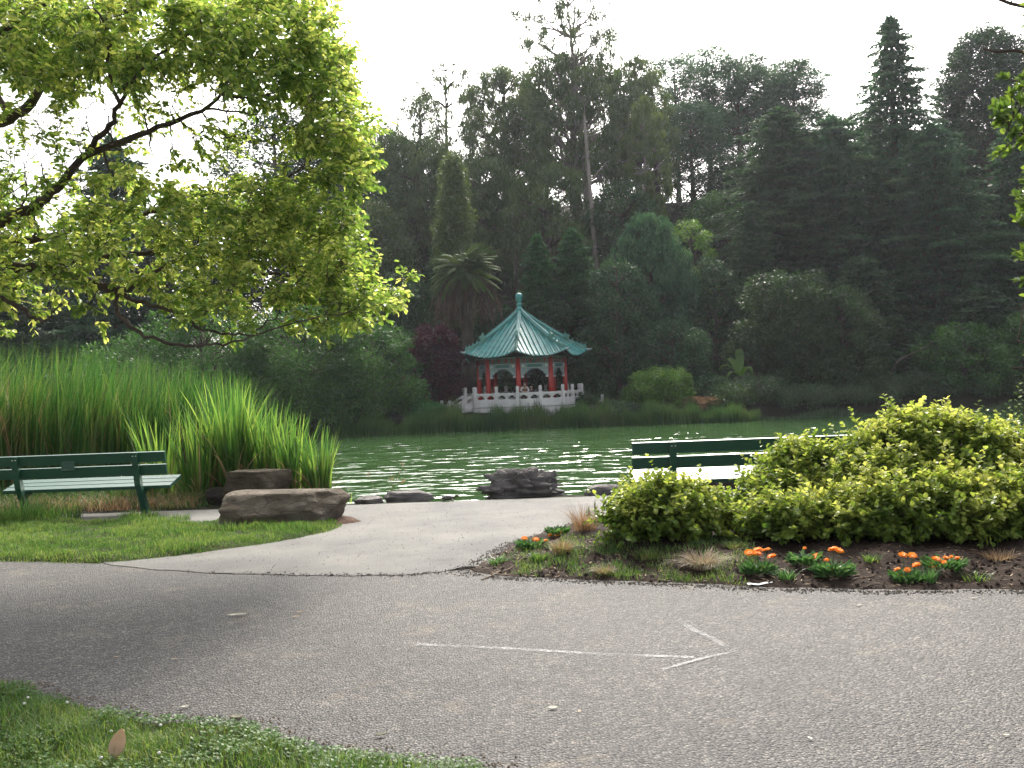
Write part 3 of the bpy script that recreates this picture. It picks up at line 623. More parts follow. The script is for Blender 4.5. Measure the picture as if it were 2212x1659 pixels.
def marigold(u, v, flowers, label, seed, hgt=.2, spread=.14, nl=90):
    hgt *= .72; nl = int(nl*.7)
    g = np.random.default_rng(seed); p = G(u, v-20, .08); z = bz(p.x, p.y)
    root = empty('marigold_plant', (p.x, p.y, z)); tag(root, label, 'marigold', 'orange marigolds in the flower bed')
    mb = MB(); n = nl*3; ra = spread*np.sqrt(g.random(n)); aa = g.uniform(0, 6.28, n); hz = g.uniform(.0, .40, n)*hgt
    D = np.stack([np.cos(aa), np.sin(aa), g.uniform(.2, 1.4, n)], -1)
    leaves(mb, np.stack([ra*np.cos(aa)*.8, ra*np.sin(aa)*.6, hz], -1), D, np.tile([0, 0, 1.], (n, 1))+g.normal(0, .4, (n, 3)), g.uniform(.045, .085, n), g.uniform(.020, .034, n), g.random(n), True)
    mb.build('leaves', M['marigold_leaf'], root)
    sm_ = MB()
    for fu, fv, fr in flowers:
        q = P(fu, fv, p.y+g.uniform(-.06, .06)) - Vector((p.x, p.y, z)); q = np.array(q); fr *= .82
        V, F = tube([(q[0]*.3, q[1]*.3, 0), (q[0]*.7, q[1]*.7, q[2]*.5), (q[0], q[1], q[2]-.004)], .003, 5); sm_.add(V, F)
        mp, mc = MB(), MB(); flower(mp, mc, None, q, fr*p.y/2150, g.uniform(.15, .5), g.uniform(2.5, 5.5), g)
        fo = mp.build('flower', M['petal'], root); mc.build('flower_centre', M['petal_core'], fo, True)
    sm_.build('stems', M['marigold_leaf'], root)
marigold(1150, 1205, [(1133, 1163, 10), (1158, 1166, 11), (1178, 1168, 9), (1145, 1192, 13), (1122, 1188, 7), (1155, 1190, 10)], 'marigold clump nearest the path with six orange blooms', 41, .17, .16, 80)
marigold(1205, 1170, [(1207, 1153, 13), (1188, 1156, 8)], 'pair of orange marigold blooms beside the feathery dry grass', 42, .15, .12, 50)
marigold(1640, 1250, [(1618, 1194, 14), (1637, 1188, 14), (1636, 1196, 13), (1655, 1188, 13), (1667, 1202, 14)], 'marigold with five bright orange blooms beside the pale dead tuft', 43, .2, .13, 90)
marigold(1740, 1245, [(1738, 1184, 6), (1764, 1202, 15), (1785, 1210, 9)], 'marigold with a few blooms just left of the tallest orange flowers', 44, .2, .13, 80)
marigold(1800, 1255, [(1800, 1186, 15), (1813, 1190, 13), (1773, 1233, 7), (1798, 1231, 8)], 'bushy leafed marigold in the middle of the bed with two high blooms', 45, .24, .16, 130)
marigold(1960, 1258, [(1950, 1199, 13), (1971, 1200, 13), (1979, 1221, 14), (1938, 1230, 10), (1960, 1231, 10), (1945, 1243, 7)], 'marigold with six deep orange blooms in shade at right of the bed', 46, .17, .14, 70)
marigold(2040, 1250, [(2023, 1208, 14), (2014, 1222, 12), (2043, 1205, 9), (2040, 1215, 9), (2055, 1203, 7), (2068, 1206, 9)], 'rightmost orange marigold under the big golden shrub', 47, .2, .16, 80)
# ------------------------------------------------------------------ litter, twigs, fallen leaves
p = G(1662, 1267); mb = MB()
for (dx, dy, w_, l_, rz) in ((-.09, 0, .05, .16, .1), (.0, .01, .04, .12, -.1), (.08, -.005, .05, .10, .2)):
    xs = np.linspace(-l_/2, l_/2, 7); ys = np.linspace(-w_/2, w_/2, 5); Xg, Yg = np.meshgrid(xs, ys, indexing='ij'); Zg = .014+.005*np.sin(Xg*45+dx*90)+.004*np.cos(Yg*90)
    V = np.stack([Xg*math.cos(rz)-Yg*math.sin(rz)+dx, Xg*math.sin(rz)+Yg*math.cos(rz)+dy, Zg], -1).reshape(-1, 3); grid_mesh(mb, V, 7, 5)
tag(mb.build('paper_scrap', plain('white_paper', (.7, .68, .66), (.82, .8, .8), .7, .3), loc=(p.x, p.y, .012)), 'crumpled white paper scrap on the bed edge by the road', 'litter')
def stick(u0, v0, u1, v1, r, label, z=.05):
    a, b = G(u0, v0, z), G(u1, v1, z); k = 7; t_ = np.linspace(0, 1, k)[:, None]; pts = np.array(a)*(1-t_)+np.array(b)*t_+RNG.normal(0, .006, (k, 3)); pts[:, 2] = [max(bz(q[0], q[1]), .012)+r for q in pts]
    mb = MB(); V, F = tube(pts, np.linspace(r, r*.5, k), 6); mb.add(V, F)
    for i in (2, 4):
        dd = RNG.normal(0, .05, 3); dd[2] = abs(dd[2])*.3; V, F = tube([pts[i], pts[i]+dd*.6, pts[i]+dd], [r*.5, r*.4, r*.2], 4); mb.add(V, F)
    tag(mb.build('fallen_stick', M['twig']), label, 'stick')
stick(1040, 1243, 1150, 1205, .006, 'long thin stick at the left tip of the flower bed')
stick(1060, 1232, 1120, 1236, .008, 'short thick brown stick beside the small dark weed')
stick(1085, 1212, 1200, 1190, .004, 'slender stick below the nearest marigold clump')
stick(1840, 1252, 1905, 1240, .005, 'grey twig on the soil between the middle and right marigolds')
stick(1850, 1262, 1920, 1252, .004, 'thin twig nearest the road between the middle and right marigolds')
stick(2060, 1225, 2140, 1255, .004, 'dry twig on dark soil at the far right of the bed')
M['pale_leaf'] = plain('bleached_leaf', (.38, .35, .26), (.58, .55, .44), .6, .3, 30)
def leaf_on(u, v, L, Wd, az, label, mt='dead_leaf', z=.016, up=.15, stand=0):
    p = G(u, v, z); mb = MB(); D = np.array([[math.cos(az), math.sin(az), stand]]); Nn = np.array([[.1, -.5 if stand else -.1, 1.]])
    k = 8; t_ = np.linspace(-1, 1, 5)
    D = nrm(D); Sd = nrm(np.cross(D, Nn)); Nv = np.cross(Sd, D); V = []
    for i in range(k+1):
        a = i/k; w = Wd/2*math.sin(math.pi*min(1, a*.92+.06))**.8
        for q in t_: V.append((D*L*a+Sd*w*q+Nv*(abs(q)**2*up*Wd+.12*L*(a-.5)**2+.01*math.sin(a*9+q*3)*L*5*.2))[0])
    V = np.array(V); V[:, 2] -= V[:, 2].min(); grid_mesh(mb, V, k+1, 5)
    ob = mb.build('fallen_leaf', M['dead_leaf'] if mt == 'dead_leaf' else M['pale_leaf'], smooth=True, loc=(p.x, p.y, z)); tag(ob, label, 'fallen leaf'); return ob
leaf_on(250, 1642, .125, .07, 1.3, 'large curled brown leaf standing in the lower left grass', z=.05, stand=1.6, up=.5)
leaf_on(812, 1590, .05, .02, .3, 'pale curled leaf lying where the verge meets the asphalt', 'dry_pale', up=.4)
leaf_on(525, 1556, .07, .04, 2.9, 'tan curled leaf at the edge of the lower left verge', 'dry_pale', up=.5)
leaf_on(390, 1528, .045, .018, .5, 'narrow pale leaf on asphalt above the lower left verge', 'dry_pale')
leaf_on(488, 1330, .16, .035, .1, 'long pale leaf on asphalt below the lawn', 'dry_pale')
leaf_on(640, 1322, .06, .02, -.4, 'small yellow leaf on asphalt left of centre, farther one')
leaf_on(630, 1333, .06, .02, .4, 'small yellow leaf on asphalt left of centre, nearer one')
leaf_on(1183, 1530, .055, .03, .3, 'white scrap of leaf on the foreground asphalt in the middle', 'dry_pale')
leaf_on(1250, 1538, .03, .015, 1.3, 'tiny brown leaf right of the white scrap on asphalt')
leaf_on(1745, 1592, .03, .014, -1.2, 'tiny white petal like leaf on asphalt at lower right', 'dry_pale')
leaf_on(2165, 1588, .035, .014, .1, 'tiny pale leaf on asphalt near the lower right corner', 'dry_pale')
leaf_on(1850, 1308, .05, .014, .5, 'small pale leaf on asphalt in front of the middle marigolds', 'dry_pale')
leaf_on(370, 1423, .05, .014, -.3, 'thin straw coloured leaf on the left asphalt')
leaf_on(245, 1420, .04, .012, .6, 'short straw coloured leaf on the far left asphalt')
leaf_on(2095, 1292, .06, .014, .2, 'pale sliver of leaf on asphalt below the far right twig', 'dry_pale')
M['joint'] = soil('joint_grit_soil', (.05, .042, .034), (.16, .135, .11), .01, 40)
# grit and crumbs along the paving joints and edges
def grit(name, pts, smin, smax, material, label):
    n = len(pts); rr = RNG.uniform(smin, smax, n)[:, None, None]; o8 = np.array([[1, 0, 0], [0, 1, 0], [-1, 0, 0], [0, -1, 0], [0, 0, .7], [0, 0, -.5]], float)
    V = o8[None]*rr*RNG.uniform(.6, 1.3, (n, 6, 1)); a = RNG.uniform(0, 6.28, n); ca, sa = np.cos(a)[:, None], np.sin(a)[:, None]
    V = np.stack([V[..., 0]*ca-V[..., 1]*sa, V[..., 0]*sa+V[..., 1]*ca, V[..., 2]+rr[..., 0]*.3], -1)+pts[:, None, :]
    F = np.array([[0, 1, 4], [1, 2, 4], [2, 3, 4], [3, 0, 4], [1, 0, 5], [2, 1, 5], [3, 2, 5], [0, 3, 5]]); F = (np.arange(n)[:, None, None]*6+F[None]).reshape(-1, 3)
    mb = MB(); mb.add(V.reshape(-1, 3), F, RNG.random(len(F))); tag(mb.build(name, material), label, 'grit', kind='stuff')
jp = np.array([tuple(G(u, v)) for u, v in ((240, 1223), (330, 1233), (480, 1241), (680, 1246), (880, 1245), (960, 1240), (1010, 1232), (1060, 1200), (1110, 1176), (1250, 1134), (1320, 1122))]); s_ = np.cumsum(np.r_[0, np.linalg.norm(np.diff(jp, axis=0), axis=1)])
q = RNG.uniform(0, 1, 2200)**.35*s_[-1]; gp = np.stack([np.interp(q, s_, jp[:, i]) for i in range(3)], -1)+RNG.normal(0, 1, (2200, 3))*[.05, .045, 0]; gp[:, 2] = .013
grit('joint_grit', gp, .003, .010, M['joint'], 'dark grit and soil crumbs along the joint between paving and asphalt')
X, Y, s = in_poly_points(path_poly, 9000, RNG, (-3.6, 7.5, 3, 13.4)); s = s[:1500]; X, Y = X[:1500], Y[:1500]
X2, Y2, s2 = in_poly_points(bed_poly, 14000, RNG, (-.6, 6.4, 6, 9.2)); X2, Y2, s2 = X2[:3200], Y2[:3200], s2[:3200]
grit('soil_clods', np.stack([X2, Y2, bedh(X2, Y2, s2)], -1), .005, .020, M['soil'], 'crumbly clods of dark soil over the flower bed')
grit('path_grit', np.stack([X, Y, 0*X+.013], -1), .002, .007, M['joint'], 'fine dark grit scattered over the pale paving')
b_ = bed_poly[(bed_poly[:, 1] < 8.6) & (bed_poly[:, 0] < 5)]; k_ = RNG.integers(0, len(b_), 1800); gp = np.stack([b_[k_, 0]+RNG.normal(0, .05, 1800), b_[k_, 1]-abs(RNG.normal(0, .06, 1800)), np.full(1800, .009)], -1)
grit('road_edge_grit', gp, .003, .011, M['joint'], 'soil crumbs spilled onto the asphalt along the flower bed')
v_ = verge_poly[(verge_poly[:, 1] > 3.2) & (verge_poly[:, 0] > -3.5)]; k_ = RNG.integers(0, len(v_), 1800); gp = np.stack([v_[k_, 0]+RNG.normal(0, .06, 1800), v_[k_, 1]+abs(RNG.normal(0, .06, 1800)), np.full(1800, .009)], -1)
grit('verge_edge_grit', gp, .002, .008, soil('pale_grit', (.10, .075, .05), (.26, .2, .15), .01, 30), 'pale sandy grit along the edge of the lower left verge')
# a fallen pale reed leaf below the bench
mb = MB(); a = P(127, 1120, 13.6); b = P(168, 1072, 13.8); pts = np.array([a, (a+b)/2+Vector((.01, 0, -.02)), b]); 
B = np.array([[a.x, a.y, .01]]); blades(mb, B, .36, .035, .65, np.array([.2]), np.array([.5]), 5)
tag(mb.build('dry_reed_leaf', M['dry_pale']), 'single pale dead reed leaf standing beneath the left bench', 'leaf')

# ------------------------------------------------------------------ reeds, sword plants
def profile(us, vs, x, y):   # photo top profile to height at depth y
    u = CX + x/y*FPX; v = np.interp(u, us, vs); vh = 823-(u-1106)*.0367; return EYE + (vh-v)*y/FPX
g = np.random.default_rng(21)
n = 9500; Y = g.uniform(16.3, 20.5, n); U = g.uniform(-260, 525, n); X = (U-CX)/FPX*Y
zb = np.maximum(hterr(X, Y), -1.5); top = profile([-300, 0, 120, 200, 330, 420, 500, 560, 600], [715, 738, 728, 745, 768, 785, 800, 835, 905], X, Y)
H = (top-zb)*g.uniform(.62, 1.05, n); k = H > .5; 
mb = MB(); blades(mb, np.stack([X, Y, zb], -1)[k], H[k], g.uniform(.018, .036, n)[k], (g.uniform(.04, .34, n)*(1+.8*(g.random(n) < .12)))[k], g.normal(.15, 1.0, n)[k], g.random(n)[k], 5, 2.6)
tag(mb.build('cattail_reeds', M['cattail']), 'dense tall green cattails standing in the water on the left', 'reeds', kind='stuff')
n = 1300; Y = g.uniform(16.3, 20, n); X = (g.uniform(-200, 560, n)-CX)/FPX*Y; top = profile([-300, 0, 330, 500, 600], [745, 748, 790, 860, 930], X, Y)
mb = MB(); zb = np.maximum(hterr(X, Y), -1.5); H = (top-zb)*g.uniform(.4, 1., n); k = H > .3
blades(mb, np.stack([X, Y, zb], -1)[k], H[k], g.uniform(.01, .02, n)[k], g.uniform(.1, .6, n)[k], g.uniform(0, 6.28, n)[k], g.random(n)[k], 4, 2.2)
tag(mb.build('dead_reed_stalks', M['dry']), 'brown dead stalks tangled low among the cattails', 'reeds', kind='stuff')
def sword(u, v, d, n, H, spr, label, seed, wd=.036):
    r = np.random.default_rng(seed); p = P(u, v, d); z = float(hterr(p.x, d))
    root = empty('sword_leaf_plant', (p.x, d, z)); tag(root, label, 'waterside plant', 'sword leaved plants by the left shore')
    ra = spr*np.sqrt(r.random(n))*.7; aa = r.uniform(0, 6.28, n); B = np.stack([ra*np.cos(aa), ra*np.sin(aa)*.7, np.zeros(n)], -1)
    mb = MB(); blades(mb, B, H*r.uniform(.55, 1.02, n), wd*r.uniform(.6, 1.15, n), r.uniform(.02, .30, n)+ra*.22, aa+r.normal(0, .5, n), r.random(n), 6, 1.7); mb.build('leaves', M['iris'], root)
    mb = MB(); k = n//5; blades(mb, B[:k], H*r.uniform(.25, .7, k), wd*.7, r.uniform(.4, 1.1, k), aa[:k], r.random(k), 5, 1.6); mb.build('dead_leaves', M['dry'], root)
sword(500, 1068, 15.0, 150, 1.95, .42, 'tallest bright clump of sword shaped leaves behind the rear boulder', 51, .044)
sword(565, 1066, 15.1, 130, 1.65, .40, 'clump of sword shaped leaves just right of the tallest one', 52, .042)
sword(430, 1070, 14.9, 110, 1.6, .40, 'sword leaved clump just right of the left bench back', 53, .04)
sword(630, 1070, 14.8, 120, 1.42, .34, 'lower sword leaved clump above the big boulder', 54, .042)
sword(690, 1074, 14.6, 90, 1.12, .26, 'rightmost sword leaved clump leaning over the water', 57, .04)
sword(345, 1075, 15.0, 80, 1.5, .42, 'loose sword leaved clump behind the right end of the left bench', 55, .038)
sword(745, 1078, 14.4, 16, .62, .16, 'few thin arching leaves at the water edge right of the boulders', 56, .022)
# undergrowth behind the left bench
n = 5200; X = (g.uniform(-300, 470, n)-CX)/FPX*14.6; Y = g.uniform(13.9, 15.6, n)+.2*np.sin(X*3); H = g.uniform(.12, .5, n)*(.6+.4*np.sin(X*5)**2)*np.clip((Y-13.6)/.9, .3, 1)
mb = MB(); zb = hterr(X, Y); blades(mb, np.stack([X, Y, zb], -1), H, g.uniform(.006, .016, n), g.uniform(.2, 1., n), g.uniform(0, 6.28, n), g.random(n), 4, 1.6)
h_ = n//2; tag(mb.build('bank_undergrowth', M['cattail']), 'low tangled green growth on the bank behind the left bench', 'undergrowth', kind='stuff')
n = 3600; X = (g.uniform(-250, 430, n)-CX)/FPX*14.2; Y = g.uniform(13.75, 15.0, n); H = g.uniform(.05, .3, n)
mb = MB(); blades(mb, np.stack([X, Y, hterr(X, Y)], -1), H, g.uniform(.005, .012, n), g.uniform(.4, 1.4, n), g.uniform(0, 6.28, n), g.random(n), 4, 1.5)
tag(mb.build('dry_undergrowth', M['dry']), 'brown dead leaves and stems on the bank behind the left bench', 'undergrowth', kind='stuff')
def weeds(u, v, d, n, H, label, seed, mt='cattail', base=.3):
    r = np.random.default_rng(seed); p = P(u, v, d); root = empty('grass_tuft', (p.x, d, 0)); tag(root, label, 'grass tuft')
    ra = base*np.sqrt(r.random(n)); aa = r.uniform(0, 6.28, n); mb = MB(); B = np.stack([ra*np.cos(aa), ra*np.sin(aa)*.6, np.zeros(n)], -1)
    blades(mb, B, H*r.uniform(.3, 1, n), r.uniform(.004, .009, n), r.uniform(.1, .7, n), aa+r.normal(0, .7, n), r.random(n), 4); mb.build('blades', M[mt], root)
weeds(25, 1120, 12.75, 900, .46, 'overgrown tall grass around the left post of the left bench', 61, base=.42)
weeds(110, 1120, 12.95, 500, .36, 'thinner weeds growing under the middle of the left bench', 62, base=.4)
weeds(300, 1122, 12.85, 420, .15, 'short grass tuft round the right post of the left bench', 63, 'grass', .25)
weeds(375, 1128, 12.5, 300, .13, 'little mound of grass right of the left bench post', 64, 'grass', .22)
weeds(520, 1138, 11.35, 700, .17, 'grass growing against the left foot of the big boulder', 65, 'grass', .36)
weeds(650, 1146, 11.3, 500, .11, 'grass fringe under the front face of the big boulder', 66, 'grass', .4)
# dry plant by the water near the flat stones
root = empty('dry_water_plant', (P(830, 1085, 14.2).x, 14.2, -.3)); tag(root, 'thin reddish dead stem with seed tufts rising by the flat stones', 'weed')
mb = MB()
for az_, hh in ((.3, .75), (1.2, .55), (2.4, .62), (-.4, .5)):
    pts = np.array([(0, 0, 0), (.1*math.cos(az_), 0, hh*.5), (.3*math.cos(az_), .05, hh)]); V, F = tube(pts, [.006, .004, .002], 5); mb.add(V, F)
    k = 14; leaves(mb, np.tile(pts[-1], (k, 1)), RNG.normal(0, 1, (k, 3))+[0, 0, .8], RNG.normal(0, 1, (k, 3)), .08, .006, RNG.random(k))
mb.build('stems', M['dry'], root)
# ------------------------------------------------------------------ pavilion
def pavilion():
    DP = 63.0; cc = P(1129.5, 876, DP); X0, Y0 = cc.x, DP
    FZ = .05
    root = empty('pavilion', (X0, Y0, 0)); tag(root, 'small octagonal pavilion with a teal tiled roof and red columns on the far shore', 'pavilion')
    a0 = rad(-5)
    def cdir(k): a = a0 + k*math.pi/4; return np.array([math.sin(a), -math.cos(a), 0])
    # roof corners: k=0 front, 1 right-front, 2 right, ... 7 left-front ; rear-left corners a little shorter
    RR = [4.2, 4.2, 4.2, 4.2, 4.1, 3.9, 3.35, 4.38]; ang = [a0+k*math.pi/4 for k in range(8)]; ang[6] = rad(-103); ang[7] = rad(-52); ang[5] = rad(-145)
    ZT, ZE = 5.95, 3.42
    def ridge(k, s, dz=0):
        k %= 8; f = s+.045*math.sin(math.pi*s); up = .16*max(0, (s-.72)/.28)**2
        ez = ZE - (.35 if k == 6 else 0)
        return np.array([math.sin(ang[k])*RR[k]*s, -math.cos(ang[k])*RR[k]*s, ZT-(ZT-ez+.16)*f+up+dz])
    def roofpt(k, s, t, dz=0):
        a, b = ridge(k, s), ridge(k+1, s); p = a*(1-t)+b*t; e = 1-abs(2*t-1)**2.2
        p[2] -= .36*s**2.4*e; p[:2] *= 1-.035*s**3*e; p[2] += dz; return p
    und = MB(); roof = MB()
    for k in range(8):
        NS, NT = 22, 17; V = np.array([roofpt(k, .02+.98*i/(NS-1), j/(NT-1)) for i in range(NS) for j in range(NT)]); grid_mesh(roof, V, NS, NT)
        V2 = np.array([roofpt(k, .05+.935*i/(NS-1), j/(NT-1), -.12) for i in range(NS) for j in range(NT)]); grid_mesh(und, V2, NS, NT)
        V3 = np.array([roofpt(k, s, j/(NT-1), dz) for s, dz in ((1.0, 0), (1.0, -.07), (.985, -.12)) for j in range(NT)]); grid_mesh(und, V3, 3, NT)
    ro = roof.build('roof', M['tile'], root, True); und.build('soffit', M['soffit'], ro)
    # tile rolls per facet, rows run down the facet parallel to its centre line
    for k in range(8):
        mb = MB(); A, B = ridge(k, 1), ridge(k+1, 1); mid = (A+B)/2; nx = nrm((B-A)[:2]); half = np.linalg.norm((B-A)[:2])/2; nrow = 11
        for i in range(nrow):
            off = -half*.93 + i*2*half*.93/(nrow-1); t_e = .5+off/(2*half)
            s0 = max(abs(off)/half, .06); ss = np.linspace(min(s0*1.02+.02, .97), 1.012, 12); pts = []
            for s in ss:
                t = .5 + off/(2*half*s); t = min(max(t, .0), 1.0); pts.append(roofpt(k, s, t, .025))
            V, F = tube(pts, .062, 6); mb.add(V, F)
            V, F = lathe([(0, 0), (.06, 0), (.06, .03), (0, .03)], 8); d_ = nrm(mid[:2]); e = pts[-1]
            V = V[:, [0, 2, 1]]; an = math.atan2(d_[0], -d_[1]); ca, sa = math.cos(an), math.sin(an); V = np.stack([V[:, 0]*ca+V[:, 1]*sa, V[:, 0]*sa-V[:, 1]*ca, V[:, 2]], -1); mb.add(V+e, F)
            # stepped pan tiles between the rolls
            if i < nrow-1:
                off2 = off + half*.93/(nrow-1); s1 = max(abs(off2)/half, .08)
                for s in np.arange(s1+.03, .99, .036):
                    t = .5+off2/(2*half*s)
                    if 0 < t < 1:
                        q = roofpt(k, s, t, .012); q2 = roofpt(k, min(s+.02, 1), .5+off2/(2*half*min(s+.02, 1)), .03)
                        w3 = np.array([nx[0], nx[1], 0])*.065; mb.add([q-w3, q+w3, q2+w3, q2-w3], [[0, 1, 2, 3]])
        mb.build('tile_rows', M['tile'], ro, True)
    for k in range(8):
        mb = MB(); dr = nrm(np.array([math.sin(ang[k]), -math.cos(ang[k])])); sd_ = np.array([-dr[1], dr[0], 0])
        def bar(s0, s1, h, w, n=12, lift=0):
            pr = []; 
            for s in np.linspace(s0, s1, n):
                p = ridge(k, s); pr.append([p-sd_*w/2+[0, 0, -.05], p-sd_*w/2+[0, 0, h], p+sd_*w/2+[0, 0, h], p+sd_*w/2+[0, 0, -.05]])
            V = np.array(pr).reshape(-1, 3); i = np.arange(n-1)[:, None]*4
            for a_, b_ in ((0, 1), (1, 2), (2, 3)): mb.add(V, np.concatenate([i+a_, i+b_, i+4+b_, i+4+a_], 1)) if False else None
            F = []
            for q in range(n-1):
                for a_, b_ in ((0, 1), (1, 2), (2, 3), (3, 0)): F.append([q*4+a_, q*4+b_, q*4+4+b_, q*4+4+a_])
            F.append([0, 1, 2, 3]); F.append([(n-1)*4+3, (n-1)*4+2, (n-1)*4+1, (n-1)*4]); mb.add(V, np.array(F))
        bar(.03, .66, .24, .13); bar(.64, .985, .17, .12, 10)
        rb = mb.build('ridge', M['tile_dull'], ro)
        mb = MB()
        for hh, w in ((.26, 0), (.16, .085), (.16, -.085)):
            V, F = tube([ridge(k, s)+sd_*w+[0, 0, hh] for s in np.linspace(.03, .655, 14)], .045, 7); mb.add(V, F)
        V, F = tube([ridge(k, s)+[0, 0, .19] for s in np.linspace(.68, .985, 9)], .04, 7); mb.add(V, F)
        mb.build('ridge_cap', M['tile'], rb, True)
        # ornament where the high ridge ends: fish tail shape
        mb = MB(); e = np.array([dr[0], dr[1], 0]); p = ridge(k, .665)
        add_prism(mb, [(-.12, 0), (-.10, .34), (-.02, .42), (.04, .60), (.10, .42), (.22, .33), (.36, .34), (.30, .22), (.24, .12), (.26, 0)], p, e, (0, 0, 1), sd_, .12); mb.build('ridge_ornament', M['tile_dull'], rb)
        for s in (.78, .85, .91, .965):
            mb = MB(); p = ridge(k, s)+np.array([0, 0, .17]); add_prism(mb, [(-.07, 0), (-.08, .07), (-.03, .10), (.0, .2), (.05, .21), (.03, .12), (.06, .0)], p, e, (0, 0, 1), sd_, .06); mb.build('ridge_beast', M['tile_dull'], rb)
        mb = MB(); p = ridge(k, .985); V, F = tube([p-e*.3+[0, 0, -.02], p+[0, 0, -.03], p+e*.16+[0, 0, -.03], p+e*.34+[0, 0, .03]], [.09, .09, .065, .035], 8); mb.add(V, F); mb.build('corner_beam_tip', M['grey_paint'], rb, True)
        mb = MB(); V, F = tube([ridge(k, .55)+[0, 0, -.3], ridge(k, .8)+[0, 0, -.22], ridge(k, .96)+[0, 0, -.12]], .075, 6); mb.add(V, F)
        V, F = box(ridge(k, .64)+[0, 0, -.42], (.16, .16, .3)); mb.add(V, F); mb.build('corner_bracket', M['grey_paint'], ro)
    mb = MB(); V, F = lathe([(0, 5.82), (.24, 5.84), (.25, 5.98), (.17, 6.02), (.16, 6.06), (.225, 6.10), (.225, 6.16), (.15, 6.19), (.145, 6.36), (.215, 6.40), (.215, 6.45), (.13, 6.48), (.14, 6.55), (.19, 6.72), (.235, 6.90), (.235, 7.0), (.19, 7.09), (.10, 7.14), (0, 7.155)], 20); mb.add(V, F); mb.build('finial', M['tile'], ro, True)
    # columns, lintels, brackets, frieze
    RC = 2.72; cp = [cdir(k)*RC for k in range(8)]
    for k in range(8):
        mb = MB(); V, F = lathe([(0, FZ), (.16, FZ), (.155, 1.5), (.148, 3.0), (0, 3.0)], 16, cp[k]); mb.add(V, F); c = mb.build('column', M['red'], root, True)
        mb = MB(); V, F = lathe([(0, FZ-.02), (.25, FZ-.02), (.26, FZ+.06), (.2, FZ+.13), (0, FZ+.13)], 14, cp[k]); mb.add(V, F); mb.build('column_base', M['white_stone'], c, True)
    for k in range(8):
        a, b = cp[k], cp[(k+1) % 8]; L = np.linalg.norm(b-a); ex = (b-a)/L; ez = np.array([0, 0, 1.]); nn = np.cross(ex, ez); mid = (a+b)/2
        def bx(mb, u, z, w, h, t, o=0): add_prism(mb, [(-w/2, -h/2), (w/2, -h/2), (w/2, h/2), (-w/2, h/2)], mid+ex*u+ez*z+nn*o, ex, ez, nn, t)
        mb = MB(); bx(mb, 0, 2.50, L-.28, .34, .14); li = mb.build('lintel', M['grey_paint'], root)
        mb = MB(); bx(mb, 0, 2.50, L*.46, .20, .16); mb.build('lintel_panel', M['panel'], li)
        mb = MB(); bx(mb, L*.36, 2.50, .16, .16, .165); bx(mb, -L*.36, 2.50, .16, .16, .165)
        bx(mb, 0, 2.622, L*.5, .02, .17); bx(mb, 0, 2.378, L*.5, .02, .17); mb.build('lintel_trim', M['white_stone'], li)
        mb = MB(); bx(mb, 0, 2.83, L-.28, .26, .10); fr = mb.build('frieze', M['frieze'], root)
        mb = MB()
        for q in (-.32, -.12, .12, .32): bx(mb, q*L, 2.83, .10, .2, .15)
        mb.build('frieze_block', M['red'], fr)
        mb = MB(); bx(mb, 0, 2.985, L-.05, .05, .24); bx(mb, 0, 3.04, L+.08, .05, .34); mb.build('cornice', M['grey_paint'], fr)
        for sg in (-1, 1):
            mb = MB(); st = [(0, 0), (.62, 0), (.60, -.09), (.46, -.10), (.44, -.18), (.32, -.20), (.29, -.32), (.17, -.36), (.16, -.52), (0, -.54)]
            add_prism(mb, [(x_*1.0, z_) for x_, z_ in st], mid-sg*ex*(L/2-.15)+ez*2.32, ex*sg, ez, nn, .08); ob = mb.build('spandrel_bracket', M['grey_paint'], root)
            mb = MB(); add_prism(mb, [(.02, -.43), (.19, -.43), (.19, -.53), (.02, -.55)], mid-sg*ex*(L/2-.15)+ez*2.32, ex*sg, ez, nn, .13); mb.build('carved_end', M['white_stone'], ob)
    # terrace and balustrade
    RT = 3.75; tp_ = [cdir(k)*RT for k in range(8)]
    mb = MB(); pr = [(p[0], p[1]) for p in tp_]; add_prism(mb, [(p[0]*1.03, p[1]*1.03) for p in tp_], (0, 0, -.55), (1, 0, 0), (0, 1, 0), (0, 0, 1), 1.08)
    add_prism(mb, [(p[0]*.96, p[1]*.96) for p in tp_], (0, 0, -.5), (1, 0, 0), (0, 1, 0), (0, 0, 1), 1.14); mb.build('terrace', M['white_stone'], root)
    def post(pt, z0=.0, h=.92):
        mb = MB(); x_, y_ = pt[0], pt[1]; an = math.atan2(y_, x_)
        V, F = box((x_, y_, z0+h/2), (.2, .2, h), an); mb.add(V, F); V, F = lathe([(.085, h), (.07, h+.03), (.10, h+.06), (.105, h+.26), (.085, h+.33), (0, h+.35)], 12, (x_, y_, z0)); mb.add(V, F)
        return mb.build('baluster_post', M['white_stone'], root)
    def panel(p, q, dz0=0, dz1=0, FZ=FZ):
        L = np.linalg.norm((q-p)[:2]); ex = np.array([(q-p)[0]/L, (q-p)[1]/L, 0]); sl = (dz1-dz0)/L; nn = np.cross(ex, [0, 0, 1.]); o = p+np.array([0, 0, dz0]); a_, b_ = .10, L-.10
        mb = MB(); Z = lambda x_, z_: z_+sl*x_
        def pg(pts, t): add_prism(mb, [(x_, Z(x_, z_)) for x_, z_ in pts], o, ex, (0, 0, 1), nn, t)
        pg([(a_, .0), (b_, .0), (b_, .46), (a_, .46)], .10); pg([(a_, .70), (b_, .70), (b_, .84), (a_, .84)], .15)
        m_ = L/2; pg([(m_-.06, .46), (m_+.06, .46), (m_+.05, .70), (m_-.05, .70)], .09)
